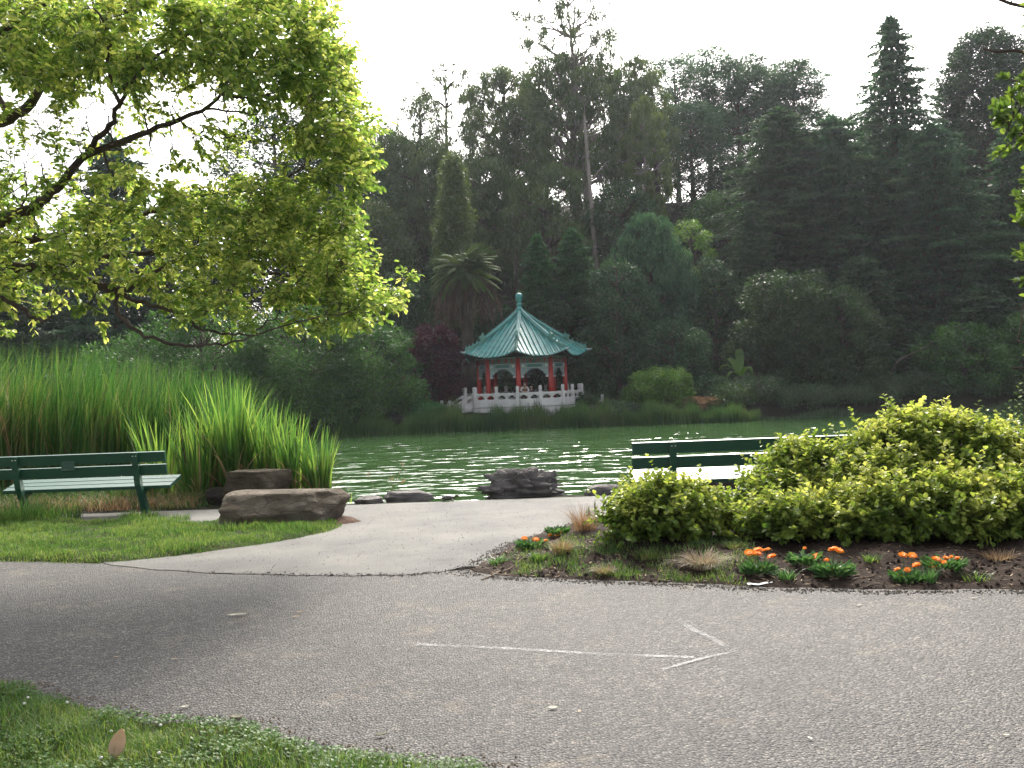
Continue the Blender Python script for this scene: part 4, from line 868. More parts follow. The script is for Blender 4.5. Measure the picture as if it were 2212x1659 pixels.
        for x0_, sg in ((a_, 1), (m_-.055, -1), (m_+.055, 1), (b_, -1)):
            pg([(x0_, .70), (x0_, .55), (x0_+sg*.05, .60), (x0_+sg*.12, .61), (x0_+sg*.15, .66), (x0_+sg*.24, .70)][::(1 if sg > 0 else -1)], .08)
            pg([(x0_, .46), (x0_+sg*.08, .46), (x0_+sg*.04, .51), (x0_, .53)][::(1 if sg > 0 else -1)], .08)
        mb.build('balustrade_panel', M['white_stone'], root)
    for k in range(8):
        A, B = tp_[k], tp_[(k+1) % 8]; post(A, FZ-.02)
        if k == 6 or k == 2: 
            continue
        Mi = (A+B)/2; post(Mi, FZ-.02); 
        for p_, q_ in ((A, Mi), (Mi, B)): panel(p_+[0, 0, FZ], q_+[0, 0, FZ])
    def stair(kk):
        A, B = tp_[kk], tp_[(kk+1) % 8]; out = nrm((A+B)/2); ex = nrm(B-A); L = np.linalg.norm(B-A)
        a2, b2 = A+ex*L*.14, B-ex*L*.14
        for e_ in (a2, b2):
            e2 = e_+out*1.55; post(e2, -.72); panel(e_+[0, 0, 0], e2+[0, 0, 0], FZ, -.72)
            post(e_-out*.02, FZ-.02)
        mb = MB()
        for i in range(4):
            c = (a2+b2)/2+out*(.2+i*.36); V, F = box((0, 0, -.35-.19*i), (L*.7, .36, .7)); an = math.atan2(ex[1], ex[0]); ca, sa = math.cos(an), math.sin(an)
            V = np.stack([V[:, 0]*ca-V[:, 1]*sa, V[:, 0]*sa+V[:, 1]*ca, V[:, 2]], -1); mb.add(V+c, F)
        mb.build('steps', M['white_stone'], root)
    stair(6); stair(2)
    mb = MB()
    for k in (3, 4, 0, 1):
        a, b = cp[k]*.92, cp[(k+1) % 8]*.92; mid = (a+b)/2; ex = nrm(b-a); an = math.atan2(ex[1], ex[0]); V, F = box((mid[0], mid[1], .42), (np.linalg.norm(b-a)*.7, .32, .07), an); mb.add(V, F)
        for q in (-.5, .5): V, F = box((mid[0]+ex[0]*q, mid[1]+ex[1]*q, .22), (.1, .26, .34), an); mb.add(V, F)
    mb.build('stone_seat', M['white_stone'], root)
    # hanging lantern-like dark centre is left out; low inner wall pieces of dark shade come from the trees behind
    return X0, Y0, FZ
PX, PY, PFZ = pavilion()

# ------------------------------------------------------------------ people
skin_m = plain('skin', (.42, .25, .18), (.50, .31, .23), .55, .35, 20, 60, .001)
def figure(loc, rz, joints, edges, label, shirt, trousers, hair, hairlong):
    """joints: name -> (x,y,z,r); one skinned body; clothing shells follow the same skeleton"""
    root = empty('person', loc, rz); tag(root, label, 'person')
    def skinned(name, names, eds, material, grow=0):
        me = bpy.data.meshes.new(name); idx = {n_: i for i, n_ in enumerate(names)}
        me.from_pydata([joints[n_][:3] for n_ in names], [(idx[a], idx[b]) for a, b in eds], []); me.update(); ob = bpy.data.objects.new(name, me); COL.objects.link(ob)
        md = ob.modifiers.new('skin', 'SKIN'); md.use_smooth_shade = True
        for i, n_ in enumerate(names): r = joints[n_][3]+grow; me.skin_vertices[0].data[i].radius = (r, r)
        me.skin_vertices[0].data[0].use_root = True
        sb = ob.modifiers.new('sub', 'SUBSURF'); sb.levels = 1; sb.render_levels = 1; me.materials.append(material); ob.parent = root; return ob
    names = list(joints)
    skinned('body', names, edges, skin_m)
    top = ['chest', 'waist', 'hip', 'shL', 'shR', 'elL', 'elR', 'wrL', 'wrR', 'collar']
    skinned('shirt', top, [e for e in edges if e[0] in top and e[1] in top], shirt, .018)
    low = ['hip', 'hL', 'hR', 'knL', 'knR', 'anL', 'anR']
    skinned('trousers', low, [e for e in edges if e[0] in low and e[1] in low], trousers, .018)
    hd = joints['head']; mb = MB(); V, F = ico(.098, .108, .115, (hd[0], hd[1]+.018, hd[2]+.025), 14); k = V[:, 1]-hd[1]; V[(V[:, 1] < hd[1]-.02) & (V[:, 2] < hd[2]+.05)] *= 1
    keep = [f for f in F if not ((V[f][:, 1].mean() < hd[1]-.03) and (V[f][:, 2].mean() < hd[2]+.055))]; mb.add(V, np.array(keep))
    if hairlong: V, F = ico(.10, .075, .2, (hd[0], hd[1]+.055, hd[2]-.10), 12); mb.add(V, F)
    mb.build('hair', hair, root, True)
    mb = MB()
    V, F = ico(.014, .02, .022, (hd[0], hd[1]-.098, hd[2]-.012), 8); mb.add(V, F)
    for sx in (-1, 1): V, F = ico(.012, .02, .03, (hd[0]+sx*.082, hd[1]+.005, hd[2]-.005), 8); mb.add(V, F)
    mb.build('face_features', skin_m, root, True)
    mb = MB()
    for sx in (-1, 1): V, F = ico(.010, .006, .007, (hd[0]+sx*.03, hd[1]-.086, hd[2]+.012), 8); mb.add(V, F)
    V, F = ico(.022, .006, .006, (hd[0], hd[1]-.084, hd[2]-.048), 8); mb.add(V, F)
    mb.build('eyes_and_mouth', plain('dark_features_'+label[:6], (.03, .012, .01), (.08, .03, .025), .6), root, True)
    return root
def hand(J, E, side, w, dirn, curl):
    """palm and five short finger chains from wrist w"""
    x, y, z = w; s = -1 if side == 'L' else 1; dx, dy = dirn
    J['pa'+side] = (x+dx*.05, y+dy*.05, z-.01, .026); E.append(('wr'+side, 'pa'+side))
    for i, (o, L) in enumerate(((-.030, .062), (-.010, .072), (.010, .068), (.029, .052))):
        px, py = -dy*o, dx*o
        J['f%d%s' % (i, side)] = (x+dx*.085+px, y+dy*.085+py, z-.012, .010); J['g%d%s' % (i, side)] = (x+dx*(.085+L*.5)+px, y+dy*(.085+L*.5)+py, z-.02, .009); J['h%d%s' % (i, side)] = (x+dx*(.085+L*.9)+px, y+dy*(.085+L*.9)+py, z-.02-curl, .008)
        E += [('pa'+side, 'f%d%s' % (i, side)), ('f%d%s' % (i, side), 'g%d%s' % (i, side)), ('g%d%s' % (i, side), 'h%d%s' % (i, side))]
    J['t0'+side] = (x+dx*.05-dy*.04*-s, y+dy*.05+dx*.04*-s, z, .011); J['t1'+side] = (x+dx*.08-dy*.06*-s, y+dy*.08+dx*.06*-s, z-.005, .009)
    E += [('pa'+side, 't0'+side), ('t0'+side, 't1'+side)]
J = dict(hip=(0, .42, .90, .13), waist=(0, .34, 1.0, .12), chest=(0, .16, 1.10, .135), collar=(0, .05, 1.16, .07), neck=(0, -.0, 1.2, .052), head=(0, -.05, 1.29, .082), crown=(0, -.03, 1.37, .062),
         shL=(-.19, .08, 1.13, .062), shR=(.19, .08, 1.13, .062), elL=(-.24, -.08, .90, .045), elR=(.24, -.08, .90, .045), wrL=(-.10, -.2, .885, .028), wrR=(.06, -.2, .885, .028),
         hL=(-.09, .42, .84, .095), hR=(.09, .42, .84, .095), knL=(-.11, .36, .48, .06), knR=(.11, .44, .48, .06), anL=(-.11, .42, .09, .042), anR=(.12, .56, .09, .042), toL=(-.12, .28, .04, .038), toR=(.13, .42, .04, .038))
E = [('hip', 'waist'), ('waist', 'chest'), ('chest', 'collar'), ('collar', 'neck'), ('neck', 'head'), ('head', 'crown'), ('chest', 'shL'), ('chest', 'shR'), ('shL', 'elL'), ('shR', 'elR'), ('elL', 'wrL'), ('elR', 'wrR'),
     ('hip', 'hL'), ('hip', 'hR'), ('hL', 'knL'), ('hR', 'knR'), ('knL', 'anL'), ('knR', 'anR'), ('anL', 'toL'), ('anR', 'toR')]
hand(J, E, 'L', (-.10, -.2, .905), (.95, -.3), .01); hand(J, E, 'R', (.06, -.2, .905), (-.95, -.3), .01)
cloth = lambda n_, a, b: plain(n_, a, b, .85, .2, 12, 40, .004)
yr = PY-3.42
xr_ = P(1134, 850, yr).x
figure((xr_, yr+.17, PFZ), rad(8), J, E, 'grey haired person in a pale shirt leaning on the pavilion balustrade', cloth('pale_shirt', (.42, .36, .35), (.55, .48, .46)), cloth('dark_trousers', (.03, .03, .04), (.06, .06, .07)), cloth('grey_hair', (.16, .13, .12), (.3, .26, .24)), False)
J = dict(hip=(0, .1, .50, .125), waist=(0, .09, .66, .11), chest=(0, .06, .84, .12), collar=(0, .04, .98, .07), neck=(0, .02, 1.04, .048), head=(0, -.0, 1.15, .08), crown=(0, .01, 1.22, .062),
         shL=(-.17, .05, .94, .055), shR=(.17, .05, .94, .055), elL=(-.22, -.02, .70, .04), elR=(.22, -.02, .70, .04), wrL=(-.08, -.22, .62, .026), wrR=(.08, -.22, .62, .026),
         hL=(-.09, .08, .50, .09), hR=(.09, .08, .50, .09), knL=(-.1, -.34, .50, .06), knR=(.1, -.34, .50, .06), anL=(-.1, -.36, .09, .04), anR=(.1, -.34, .09, .04), toL=(-.11, -.5, .04, .036), toR=(.11, -.48, .04, .036))
E = [e for e in E if e[0][-2:] not in () and all(q in J for q in e)]
hand(J, E, 'L', (-.08, -.22, .60), (.4, -.9), .02); hand(J, E, 'R', (.08, -.22, .60), (-.4, -.9), .02)
x2_ = P(1148, 850, PY-1.9).x
figure((x2_, PY-2.45, PFZ), rad(-10), J, E, 'dark haired person seated inside the pavilion right of the leaning one', cloth('dark_top', (.06, .045, .05), (.12, .09, .09)), cloth('dark_jeans', (.02, .025, .04), (.05, .055, .08)), cloth('black_hair', (.012, .009, .008), (.03, .022, .02)), True)
# ------------------------------------------------------------------ far trees
def base_z(x, y): return float(hterr(x, y))
def trunk_mb(mb, base, top, r0, r1, bend=.02, seed=0, n=9, k=9):
    r = np.random.default_rng(seed); t = np.linspace(0, 1, k)[:, None]; H = np.linalg.norm(np.array(top)-np.array(base))
    pts = np.array(base)*(1-t)+np.array(top)*t; off = np.cumsum(r.normal(0, bend*H/k, (k, 3)), 0); off[:, 2] = 0; off -= off[-1]*t; pts = pts+off
    rr = r0+(r1-r0)*t[:, 0]; rr[0] *= 1.35; V, F = tube(pts, rr, n); mb.add(V, F); return pts
def limb(mb, a, b, r0, r1, sag, rng, n=5, k=6):
    a, b = np.array(a, float), np.array(b, float); t = np.linspace(0, 1, k)[:, None]; L = np.linalg.norm(b-a)
    pts = a*(1-t)+b*t; pts[:, 2] += (sag*L*4*t*(1-t))[:, 0]; pts[1:-1] += rng.normal(0, .035*L, (k-2, 3)); V, F = tube(pts, np.linspace(r0, r1, k), n); mb.add(V, F); return pts
def clump(mb, c, R3, n, L, Wd, rng, mode='round', tone=None):
    d = nrm(rng.normal(0, 1, (n, 3))); rr = rng.random(n)**.45; p = c + d*rr[:, None]*np.array(R3)
    if mode == 'round': D = d*.8+rng.normal(0, .7, (n, 3)); Nn = d+rng.normal(0, .5, (n, 3))+[0, 0, .4]
    elif mode == 'hang': D = np.stack([rng.normal(0, .35, n), rng.normal(0, .35, n), -np.ones(n)], -1); Nn = rng.normal(0, 1, (n, 3))
    elif mode == 'flat': D = d*[1, 1, .25]+rng.normal(0, .3, (n, 3)); Nn = np.tile([0, 0, 1.], (n, 1))+rng.normal(0, .45, (n, 3))
    tn = rng.uniform(0, .5)**1.3 if tone is None else tone
    leaves(mb, p, D, Nn, L*rng.uniform(.6, 1.25, n), Wd*rng.uniform(.6, 1.2, n), np.clip(rng.random(n)*.5+tn*1.2, 0, 1))
def crown_tree(name, u, vt, d, wpx, label, cat='tree', seed=0, mt='broad', fill=(.15, 1.0), nc=60, cr=.24, per=260, L=.28, Wd=.13, mode='round', flat=.75, trunk=(.35, .12), bark='bark_far', shape='dome', sparse=0, group=None, hang=0, dx=0, dy=0, asym=1.0, lean=0):
    """clumped tree: fill = start/end height fraction of the crown; clumps sit on real limbs"""
    r = np.random.default_rng(seed); p = P(u, vt, d); x = p.x+dx; z0 = base_z(x, d); H = p.z-z0; Rm = wpx/2*d/2150
    root = empty(name, (x, d, z0)); tag(root, label, cat, group)
    tb = MB(); tp = trunk_mb(tb, (lean, 0, -.6), (0, 0, H*.93), trunk[0], trunk[1]*.6, .02, seed)
    fb = MB(); cz0 = fill[0]*H
    for i in range(nc):
        t = (i+.5)/nc if shape != 'top' else 1-(1-(i+.5)/nc)**1.3
        if shape == 'dome': prof = math.sqrt(max(.05, 1-(2*t-.85)**2/1.5)) if t < .43 else math.sqrt(max(.04, 1-((t-.38)/.64)**2))
        elif shape == 'cone': prof = (1-t)**.75*1.0+.06
        elif shape == 'column': prof = .95*(1-t**4)**.5+.05 if t > .1 else .8
        elif shape == 'vase': prof = .35+.65*t**.6 if t < .8 else 1-.9*(t-.8)*2
        elif shape == 'top': prof = math.sqrt(max(.06, 1-(t*2-1)**2))
        a = i*2.39996+r.uniform(-.4, .4); rho = Rm*prof*(r.uniform(.35, 1.0)**.6)*(1-cr*.35)
        cl = np.array([math.cos(a)*rho, math.sin(a)*rho*asym, cz0+(H*fill[1]-cz0)*t*(1-cr*.12)])
        rc = Rm*cr*r.uniform(.65, 1.25)*(.55+.45*prof)
        if sparse and r.random() < sparse: rc *= .6
        k = np.argmin(np.abs(tp[:, 2]-max(H*.1, cl[2]-rho*.55))); ln = limb(tb, tp[k], cl, max(.03, trunk[0]*.22), .02, .06, r)
        n = max(14, int(per*(rc/(Rm*cr))**2)); clump(fb, cl, (rc, rc, rc*flat), n, L, Wd, r, mode)
        if hang:
            for q in range(3):
                c2 = cl+np.array([r.normal(0, rc*.5), r.normal(0, rc*.5), -rc*flat*r.uniform(.4, 1)-hang*.4]); clump(fb, c2, (rc*.35, rc*.35, hang), n//5, L*1.2, Wd, r, 'hang')
    tb.build('trunk', M[bark], root, True); fb.build('crown', M[mt], root); return root
def bough_tree(name, u, vt, d, wpx, label, seed=0, mt='con_dark', nb=120, t0=.08, droop=.25, up=.15, power=.9, per=150, L=.34, Wd=.07, flatw=.22, hang=.15, trunk=(.4, .05), bark='bark_far', prof=None, irr=.3, group=None, cat='conifer', dx=0, gap=None):
    r = np.random.default_rng(seed); p = P(u, vt, d); x = p.x+dx; z0 = base_z(x, d); H = p.z-z0; Rm = wpx/2*d/2150
    root = empty(name, (x, d, z0)); tag(root, label, cat, group); tb = MB(); tp = trunk_mb(tb, (0, 0, -.6), (0, 0, H), trunk[0], trunk[1]*.5, .008, seed); fb = MB()
    for i in range(nb):
        t = t0+(1-t0)*((i+r.random())/nb)**1.05
        if gap and gap[0] < t < gap[1] and r.random() < gap[2]: continue
        pr = np.interp(t, *prof) if prof else (1-t)**power
        Lb = Rm*max(.05, pr)*r.uniform(1-irr, 1+irr*.35); a = i*2.39996+r.uniform(-.5, .5)
        f = np.array([math.cos(a), math.sin(a), 0]); sdv = np.array([-f[1], f[0], 0]); k = 8; s = np.linspace(0, 1, k)[:, None]
        zb = t*H; pts = np.array([0, 0, zb])+f*Lb*s+np.array([0, 0, 1.])*(Lb*(up*s-droop*s**2)*(1+.0)); pts += r.normal(0, .02*Lb, (1, 3))*s
        pts[:, 2] = np.minimum(pts[:, 2], H)
        V, F = tube(pts, np.linspace(max(.02, trunk[0]*.16*(1-t)+.02), .012, k), 4); tb.add(V, F)
        n = max(16, int(per*2.0*(.25+.75*Lb/Rm)*(Lb/Rm+.2))); L_, W_ = L*1.1, Wd*1.9
        ss = r.uniform(.12, 1.03, n)**.75; w = r.uniform(-1, 1, n); wid = flatw*Lb*(1.05-ss)**.6*(.35+ss)+.05
        base = np.stack([np.interp(ss, s[:, 0], pts[:, q]) for q in range(3)], -1)
        pp_ = base+sdv*(w*wid)[:, None]; pp_[:, 2] -= np.abs(w)*wid*droop*.8+r.uniform(0, hang, n)*.6
        D = f*.75+sdv*(np.sign(w)*.7)[:, None]+r.normal(0, .25, (n, 3)); D[:, 2] -= r.uniform(0, .6, n)*hang*4*.5+droop*.4
        Nn = np.tile([0, 0, 1.], (n, 1))+r.normal(0, .4, (n, 3)); leaves(fb, pp_, D, Nn, L_*r.uniform(.6, 1.3, n), W_*r.uniform(.6, 1.3, n), np.clip(r.random(n)*.6+r.uniform(0, .4), 0, 1))
    ni = 6500; ti = t0+(1-t0)*r.random(ni)**1.2; ri = Rm*(np.interp(ti, *prof) if prof else (1-ti)**power)*r.uniform(.05, .62, ni); ai = r.uniform(0, 6.28, ni)
    leaves(fb, np.stack([ri*np.cos(ai), ri*np.sin(ai), ti*H-ri*droop*.6], -1), r.normal(0, 1, (ni, 3))-[0, 0, .5], r.normal(0, 1, (ni, 3)), L*1.4, Wd*2.6, r.random(ni)*.5)
    tb.build('trunk', M[bark], root, True); fb.build('crown', M[mt], root); return root
PINE = dict(mode='flat', L=.42, Wd=.09, flat=.5, bark='bark_far')
SHRUBS = 'low shrubs along the far shore'
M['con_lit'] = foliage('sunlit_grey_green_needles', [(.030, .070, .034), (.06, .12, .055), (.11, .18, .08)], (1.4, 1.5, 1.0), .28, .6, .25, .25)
# left background
bough_tree('cypress_tree', -30, 470, 80, 420, 'wide layered dark cypress at the far left behind the cattails', 101, 'con_dark', 95, .12, .12, .18, .5, 210, .5, .10, .30, .1, (.5, .1), irr=.45)
bough_tree('cypress_tree', 240, 300, 82, 430, 'dark layered cypress with a thick grey trunk behind the left tree branches', 102, 'con_mid', 110, .14, .10, .15, .55, 230, .5, .10, .3, .1, (.75, .1), irr=.45)
bough_tree('pine_tree', 120, 520, 96, 360, 'hazy pine seen between the two far left cypresses', 103, 'con_dark', 70, .15, .12, .2, .5, 160, .5, .11, .3, .1, (.4, .1), irr=.5)
crown_tree('pine_tree', 590, 225, 92, 300, 'dark open topped pine rising behind the yellow green branches', 'pine', 104, 'con_dark', (.05, 1), 104, .24, 340, .46, .17, 'flat', .7, (.5, .12), sparse=.3)
crown_tree('pine_tree', 430, 400, 88, 300, 'rounded dark pine left of the open topped pine', 'pine', 105, 'con_dark', (.2, 1), 78, .25, 340, .46, .17, 'flat', .7, (.5, .12))
crown_tree('pine_tree', 700, 300, 90, 320, 'dense dark pine just left of the eucalyptus tufts', 'pine', 106, 'con_dark', (.1, 1), 91, .26, 340, .46, .17, 'flat', .7, (.5, .12))
crown_tree('willow_tree', 430, 640, 58, 330, 'mid green bushy tree behind the cattails on the left', 'tree', 107, 'broad', (.0, 1), 75, .22, 330, .24, .11, 'round', .7, (.22, .08))
crown_tree('broadleaf_tree', 640, 665, 59.5, 330, 'dark green broad tree over the water left of the purple tree', 'tree', 108, 'broad', (.0, 1), 85, .22, 340, .24, .11, 'round', .7, (.25, .1))
crown_tree('broadleaf_tree', 800, 700, 60.5, 250, 'drooping green tree at the water edge next to the purple tree', 'tree', 109, 'broad', (.0, 1), 60, .24, 330, .22, .10, 'round', .7, (.22, .1))
crown_tree('broadleaf_tree', 540, 760, 58.6, 260, 'low rounded green bush at the shore behind the sword leaves', 'bush', 110, 'broad', (.0, 1), 45, .26, 300, .22, .10, 'round', .7, (.15, .06))
crown_tree('broadleaf_tree', 300, 720, 60, 320, 'low green thicket bush far left above the cattails', 'bush', 111, 'broad', (.0, 1), 50, .24, 280, .24, .11, 'round', .7, (.18, .06))
crown_tree('shore_bush', 730, 820, 58.6, 230, 'dark bush overhanging the lake under the drooping tree', 'bush', 112, 'broad', (.0, 1), 36, .28, 260, .20, .09, 'round', .7, (.1, .05), group=None)
crown_tree('purple_plum_tree', 936, 700, 64.0, 150, 'purple leaved plum tree just left of the pavilion', 'tree', 113, 'purple', (.0, 1), 70, .26, 300, .19, .11, 'round', .8, (.18, .07))
crown_tree('shore_bush', 880, 852, 60.5, 90, 'small green bush at the foot of the purple tree', 'bush', 114, 'con_green', (.0, 1), 24, .34, 190, .2, .07, 'round', .8, (.06, .03))
# ivy column, palm, small conifers, weeping tree
crown_tree('ivy_clad_tree', 974, 320, 75, 82, 'tall narrow column of light green ivy clad foliage behind the palm', 'tree', 116, 'euc_light', (.22, 1), 120, .50, 230, .26, .14, 'round', 1.1, (.35, .15), shape='column')
crown_tree('ivy_clad_tree', 960, 515, 78, 100, 'dark lower thicket below the ivy column left of the palm', 'tree', 117, 'con_dark', (.0, 1), 60, .36, 200, .26, .12, 'round', .9, (.3, .1), shape='column')
bough_tree('young_conifer', 1160, 512, 69, 190, 'left one of two fresh green young conifers above the pavilion', 118, 'con_green', 130, .04, .18, .35, .6, 200, .28, .07, .3, .12, (.2, .03), group=None, cat='conifer', irr=.35)
bough_tree('young_conifer', 1235, 498, 70, 240, 'right and taller one of two fresh green young conifers', 119, 'con_green', 150, .03, .18, .35, .62, 220, .28, .07, .3, .12, (.22, .03), cat='conifer', irr=.35)
crown_tree('weeping_tree', 1400, 458, 72, 205, 'dark dome topped weeping tree with hanging branches right of the pavilion', 'tree', 120, 'con_mid', (.02, 1), 170, .22, 260, .28, .12, 'hang', .9, (.35, .12), hang=.55)
crown_tree('broadleaf_tree', 1490, 470, 77, 150, 'light green leafy tree behind the weeping dome', 'tree', 121, 'broad_lite', (.2, 1), 48, .26, 210, .24, .12, 'round', .7, (.25, .08), sparse=.2)
crown_tree('broadleaf_tree', 1330, 560, 66.5, 190, 'dark green tree in shade right behind the pavilion roof', 'tree', 122, 'con_dark', (.0, 1), 70, .24, 230, .26, .11, 'round', .8, (.25, .08))
crown_tree('broadleaf_tree', 1230, 640, 68.5, 240, 'dark green shrubbery filling in below the two young conifers', 'tree', 123, 'con_dark', (.0, 1), 70, .24, 240, .26, .11, 'round', .8, (.2, .08))
crown_tree('broadleaf_tree', 1085, 660, 73.5, 170, 'shaded dark tree between the palm trunk and the pavilion finial', 'tree', 124, 'con_dark', (.0, 1), 60, .24, 230, .26, .11, 'round', .8, (.2, .08))
crown_tree('broadleaf_tree', 870, 590, 73, 190, 'dark shaded tree left of the palm above the purple tree', 'tree', 125, 'con_dark', (.0, 1), 70, .24, 240, .26, .11, 'round', .8, (.2, .08))
crown_tree('broadleaf_tree', 1540, 560, 72, 170, 'deep green tree in the gap right of the weeping tree', 'tree', 126, 'con_dark', (.0, 1), 60, .25, 230, .26, .11, 'round', .8, (.2, .08))
crown_tree('broadleaf_tree', 1560, 420, 92, 230, 'hazy green tree on the slope below the tall pine trunks', 'tree', 127, 'broad', (.0, 1), 60, .25, 230, .3, .13, 'round', .7, (.25, .08))
# hill forest: eucalyptus left
for args in ((905, 200, 98, 190, 'thin topped eucalyptus at the left end of the hill skyline', 130, .35, .3), (960, 130, 102, 170, 'eucalyptus with isolated leaf tufts against the sky left of the big dome', 131, .55, .5)):
    u, vt, d, w, lab, sd_, sp, f0 = args
    crown_tree('eucalyptus_tree', u, vt, d, w, lab, 'eucalyptus', sd_, 'euc', (f0, 1), 40, .22, 130, .42, .10, 'hang', .55, (.3, .06), 'bark_far', 'dome', sp, hang=.5)
crown_tree('eucalyptus_tree', 820, 275, 96, 260, 'broad dark eucalyptus behind the right edge of the near tree', 'eucalyptus', 132, 'euc', (.1, 1), 90, .22, 250, .40, .10, 'hang', .7, (.45, .1), hang=.4)
crown_tree('eucalyptus_tree', 900, 290, 94, 260, 'dark bulky eucalyptus above the palm to its left', 'eucalyptus', 133, 'euc', (.05, 1), 95, .22, 250, .40, .10, 'hang', .7, (.45, .1), hang=.4)
crown_tree('eucalyptus_tree', 1085, 140, 100, 230, 'left shoulder eucalyptus of the big dome on the skyline', 'eucalyptus', 134, 'euc', (.1, 1), 110, .20, 250, .42, .10, 'hang', .7, (.5, .1), hang=.45)
crown_tree('eucalyptus_tree', 1235, 118, 96, 330, 'great dome shaped eucalyptus in the middle of the skyline', 'eucalyptus', 135, 'euc', (.32, 1), 140, .17, 260, .42, .10, 'hang', .7, (.6, .15), 'bark_pale', hang=.45)
crown_tree('eucalyptus_tree', 1225, -25, 93, 270, 'tallest eucalyptus with sparse leaf tufts reaching the top of the photo', 'eucalyptus', 136, 'euc', (.50, 1), 84, .15, 170, .42, .09, 'hang', .6, (.5, .08), 'bark_pale', 'vase', .5, hang=.5, lean=1.6)
crown_tree('eucalyptus_tree', 1370, 115, 99, 180, 'right shoulder eucalyptus of the big dome against the sky', 'eucalyptus', 137, 'euc', (.1, 1), 85, .22, 250, .42, .10, 'hang', .7, (.45, .1), hang=.4)
crown_tree('eucalyptus_tree', 1388, 205, 88, 115, 'paler yellowish eucalyptus foliage in front of the right shoulder', 'eucalyptus', 138, 'euc_light', (.35, 1), 50, .26, 210, .38, .09, 'hang', .8, (.3, .06), 'bark_pale', 'dome', .2, hang=.5)
crown_tree('eucalyptus_tree', 1035, 330, 90, 250, 'shaded reddish brown eucalyptus mass below the left shoulder', 'eucalyptus', 139, 'euc', (.0, 1), 100, .22, 250, .38, .10, 'hang', .7, (.4, .1), hang=.4)
crown_tree('eucalyptus_tree', 1180, 350, 87, 260, 'dark shaded eucalyptus below the great dome', 'eucalyptus', 140, 'euc', (.0, 1), 90, .22, 240, .38, .10, 'hang', .7, (.4, .1), hang=.4)
crown_tree('eucalyptus_tree', 1340, 390, 85, 200, 'dark understorey eucalyptus behind the weeping tree', 'eucalyptus', 141, 'con_dark', (.0, 1), 80, .24, 240, .34, .10, 'round', .7, (.4, .1))
crown_tree('eucalyptus_tree', 780, 430, 84, 260, 'dark low eucalyptus behind the near tree tip', 'eucalyptus', 142, 'euc', (.0, 1), 90, .24, 240, .36, .10, 'round', .7, (.4, .1))
# bare pale trunks in front of the shade
def snag(u0, v0, u1, v1, d, r0, r1, label, mt='bark_pale', br=5, seed=0):
    g_ = np.random.default_rng(seed); a, b = P(u0, v0, d), P(u1, v1, d); z0 = base_z(b.x, d); root = empty('dead_tree', (b.x, d, z0)); tag(root, label, 'dead tree'); mb = MB()
    top = np.array([a.x-b.x, 0, a.z-z0]); pts = trunk_mb(mb, (0, 0, -.5), top, r0, r1, .004, seed, 8, 10); mb.build('trunk', M[mt], root, True); mb = MB()
    for i in range(br):
        k = g_.integers(4, 10); L = g_.uniform(1.0, 3.2); an = g_.uniform(0, 6.28); e = pts[k]+[math.cos(an)*L, math.sin(an)*L*.6, L*g_.uniform(-.1, .7)]; lp = limb(mb, pts[k], e, r1*.6, .02, .05, g_)
        for q in range(3): j = g_.integers(2, 6); limb(mb, lp[j], lp[j]+g_.normal(0, .45, 3), .025, .01, .05, g_, 3, 4)
    mb.build('dead_branches', M[mt], root, True)
snag(1262, 250, 1293, 600, 84, .26, .10, 'pale leaning eucalyptus trunk glowing above the young conifers', br=4, seed=1)
snag(1110, 470, 1117, 720, 76, .14, .02, 'thin grey dead tree with bare side twigs right of the palm', 'bark_far', 14, 2)
snag(1180, 540, 1182, 720, 80, .2, .16, 'dim trunk between the two young conifers', 'bark_far', 1, 4)
snag(1418, 330, 1420, 560, 90, .42, .3, 'dark thick trunk above the weeping tree', 'bark_far', 2, 5)
# umbrella pines on the crest
for i, (u, vt, d, w, f0, lab) in enumerate(((1455, 118, 112, 170, .35, 'dark pine directly right of the big dome'), (1525, 98, 116, 150, .42, 'flat topped pine with forked crown on the crest'), (1590, 122, 110, 150, .55, 'umbrella pine over a gap of sky between bare trunks'),
                                          (1650, 138, 113, 140, .45, 'umbrella pine second from the right on the crest'), (1712, 125, 108, 130, .40, 'open wind swept pine at the right end of the crest'), (1490, 220, 104, 150, .2, 'hazy bluish pine lower on the crest behind the pale eucalyptus'))):
    crown_tree('umbrella_pine', u, vt, d, w*1.3, lab, 'pine', 150+i, 'con_mid', (f0*.8, 1), 70, .27, 330, .5, .13, 'flat', .5, (.32, .12), 'bark_far', 'dome', .15)
# right conifer wall
bough_tree('cedar_tree', 1680, 235, 80, 400, 'light blue green cedar at the left end of the right hand conifers', 160, 'con_lit', 170, .03, .30, .22, .40, 380, .36, .075, .24, .15, (.5, .05), irr=.35)
bough_tree('cedar_tree', 1795, 255, 78, 420, 'broad cedar with layered drooping boughs in the middle of the right side', 161, 'con_mid', 125, .03, .28, .18, .42, 400, .38, .08, .24, .15, (.5, .05), irr=.4)
bough_tree('redwood_tree', 1922, 38, 82, 430, 'tall spire topped conifer, highest of the right hand group', 162, 'con_mid', 190, .03, .30, .15, .62, 300, .36, .08, .24, .2, (.55, .04), irr=.45)
bough_tree('cedar_tree', 2015, 270, 74, 470, 'dark cedar with long horizontal boughs below the spire', 163, 'con_mid', 115, .03, .22, .14, .42, 480, .36, .07, .22, .12, (.55, .08), irr=.45)
crown_tree('cypress_tree', 2128, 58, 92, 215, 'dark dense cypress against the sky near the right edge', 'cypress', 164, 'con_dark', (.35, 1), 150, .28, 380, .42, .16, 'flat', .6, (.4, .1), shape='dome')
bough_tree('cedar_tree', 2190, 260, 76, 330, 'shaded cedar filling the right edge below the dark cypress', 165, 'con_mid', 120, .03, .26, .15, .45, 400, .36, .08, .24, .15, (.5, .06), irr=.4)
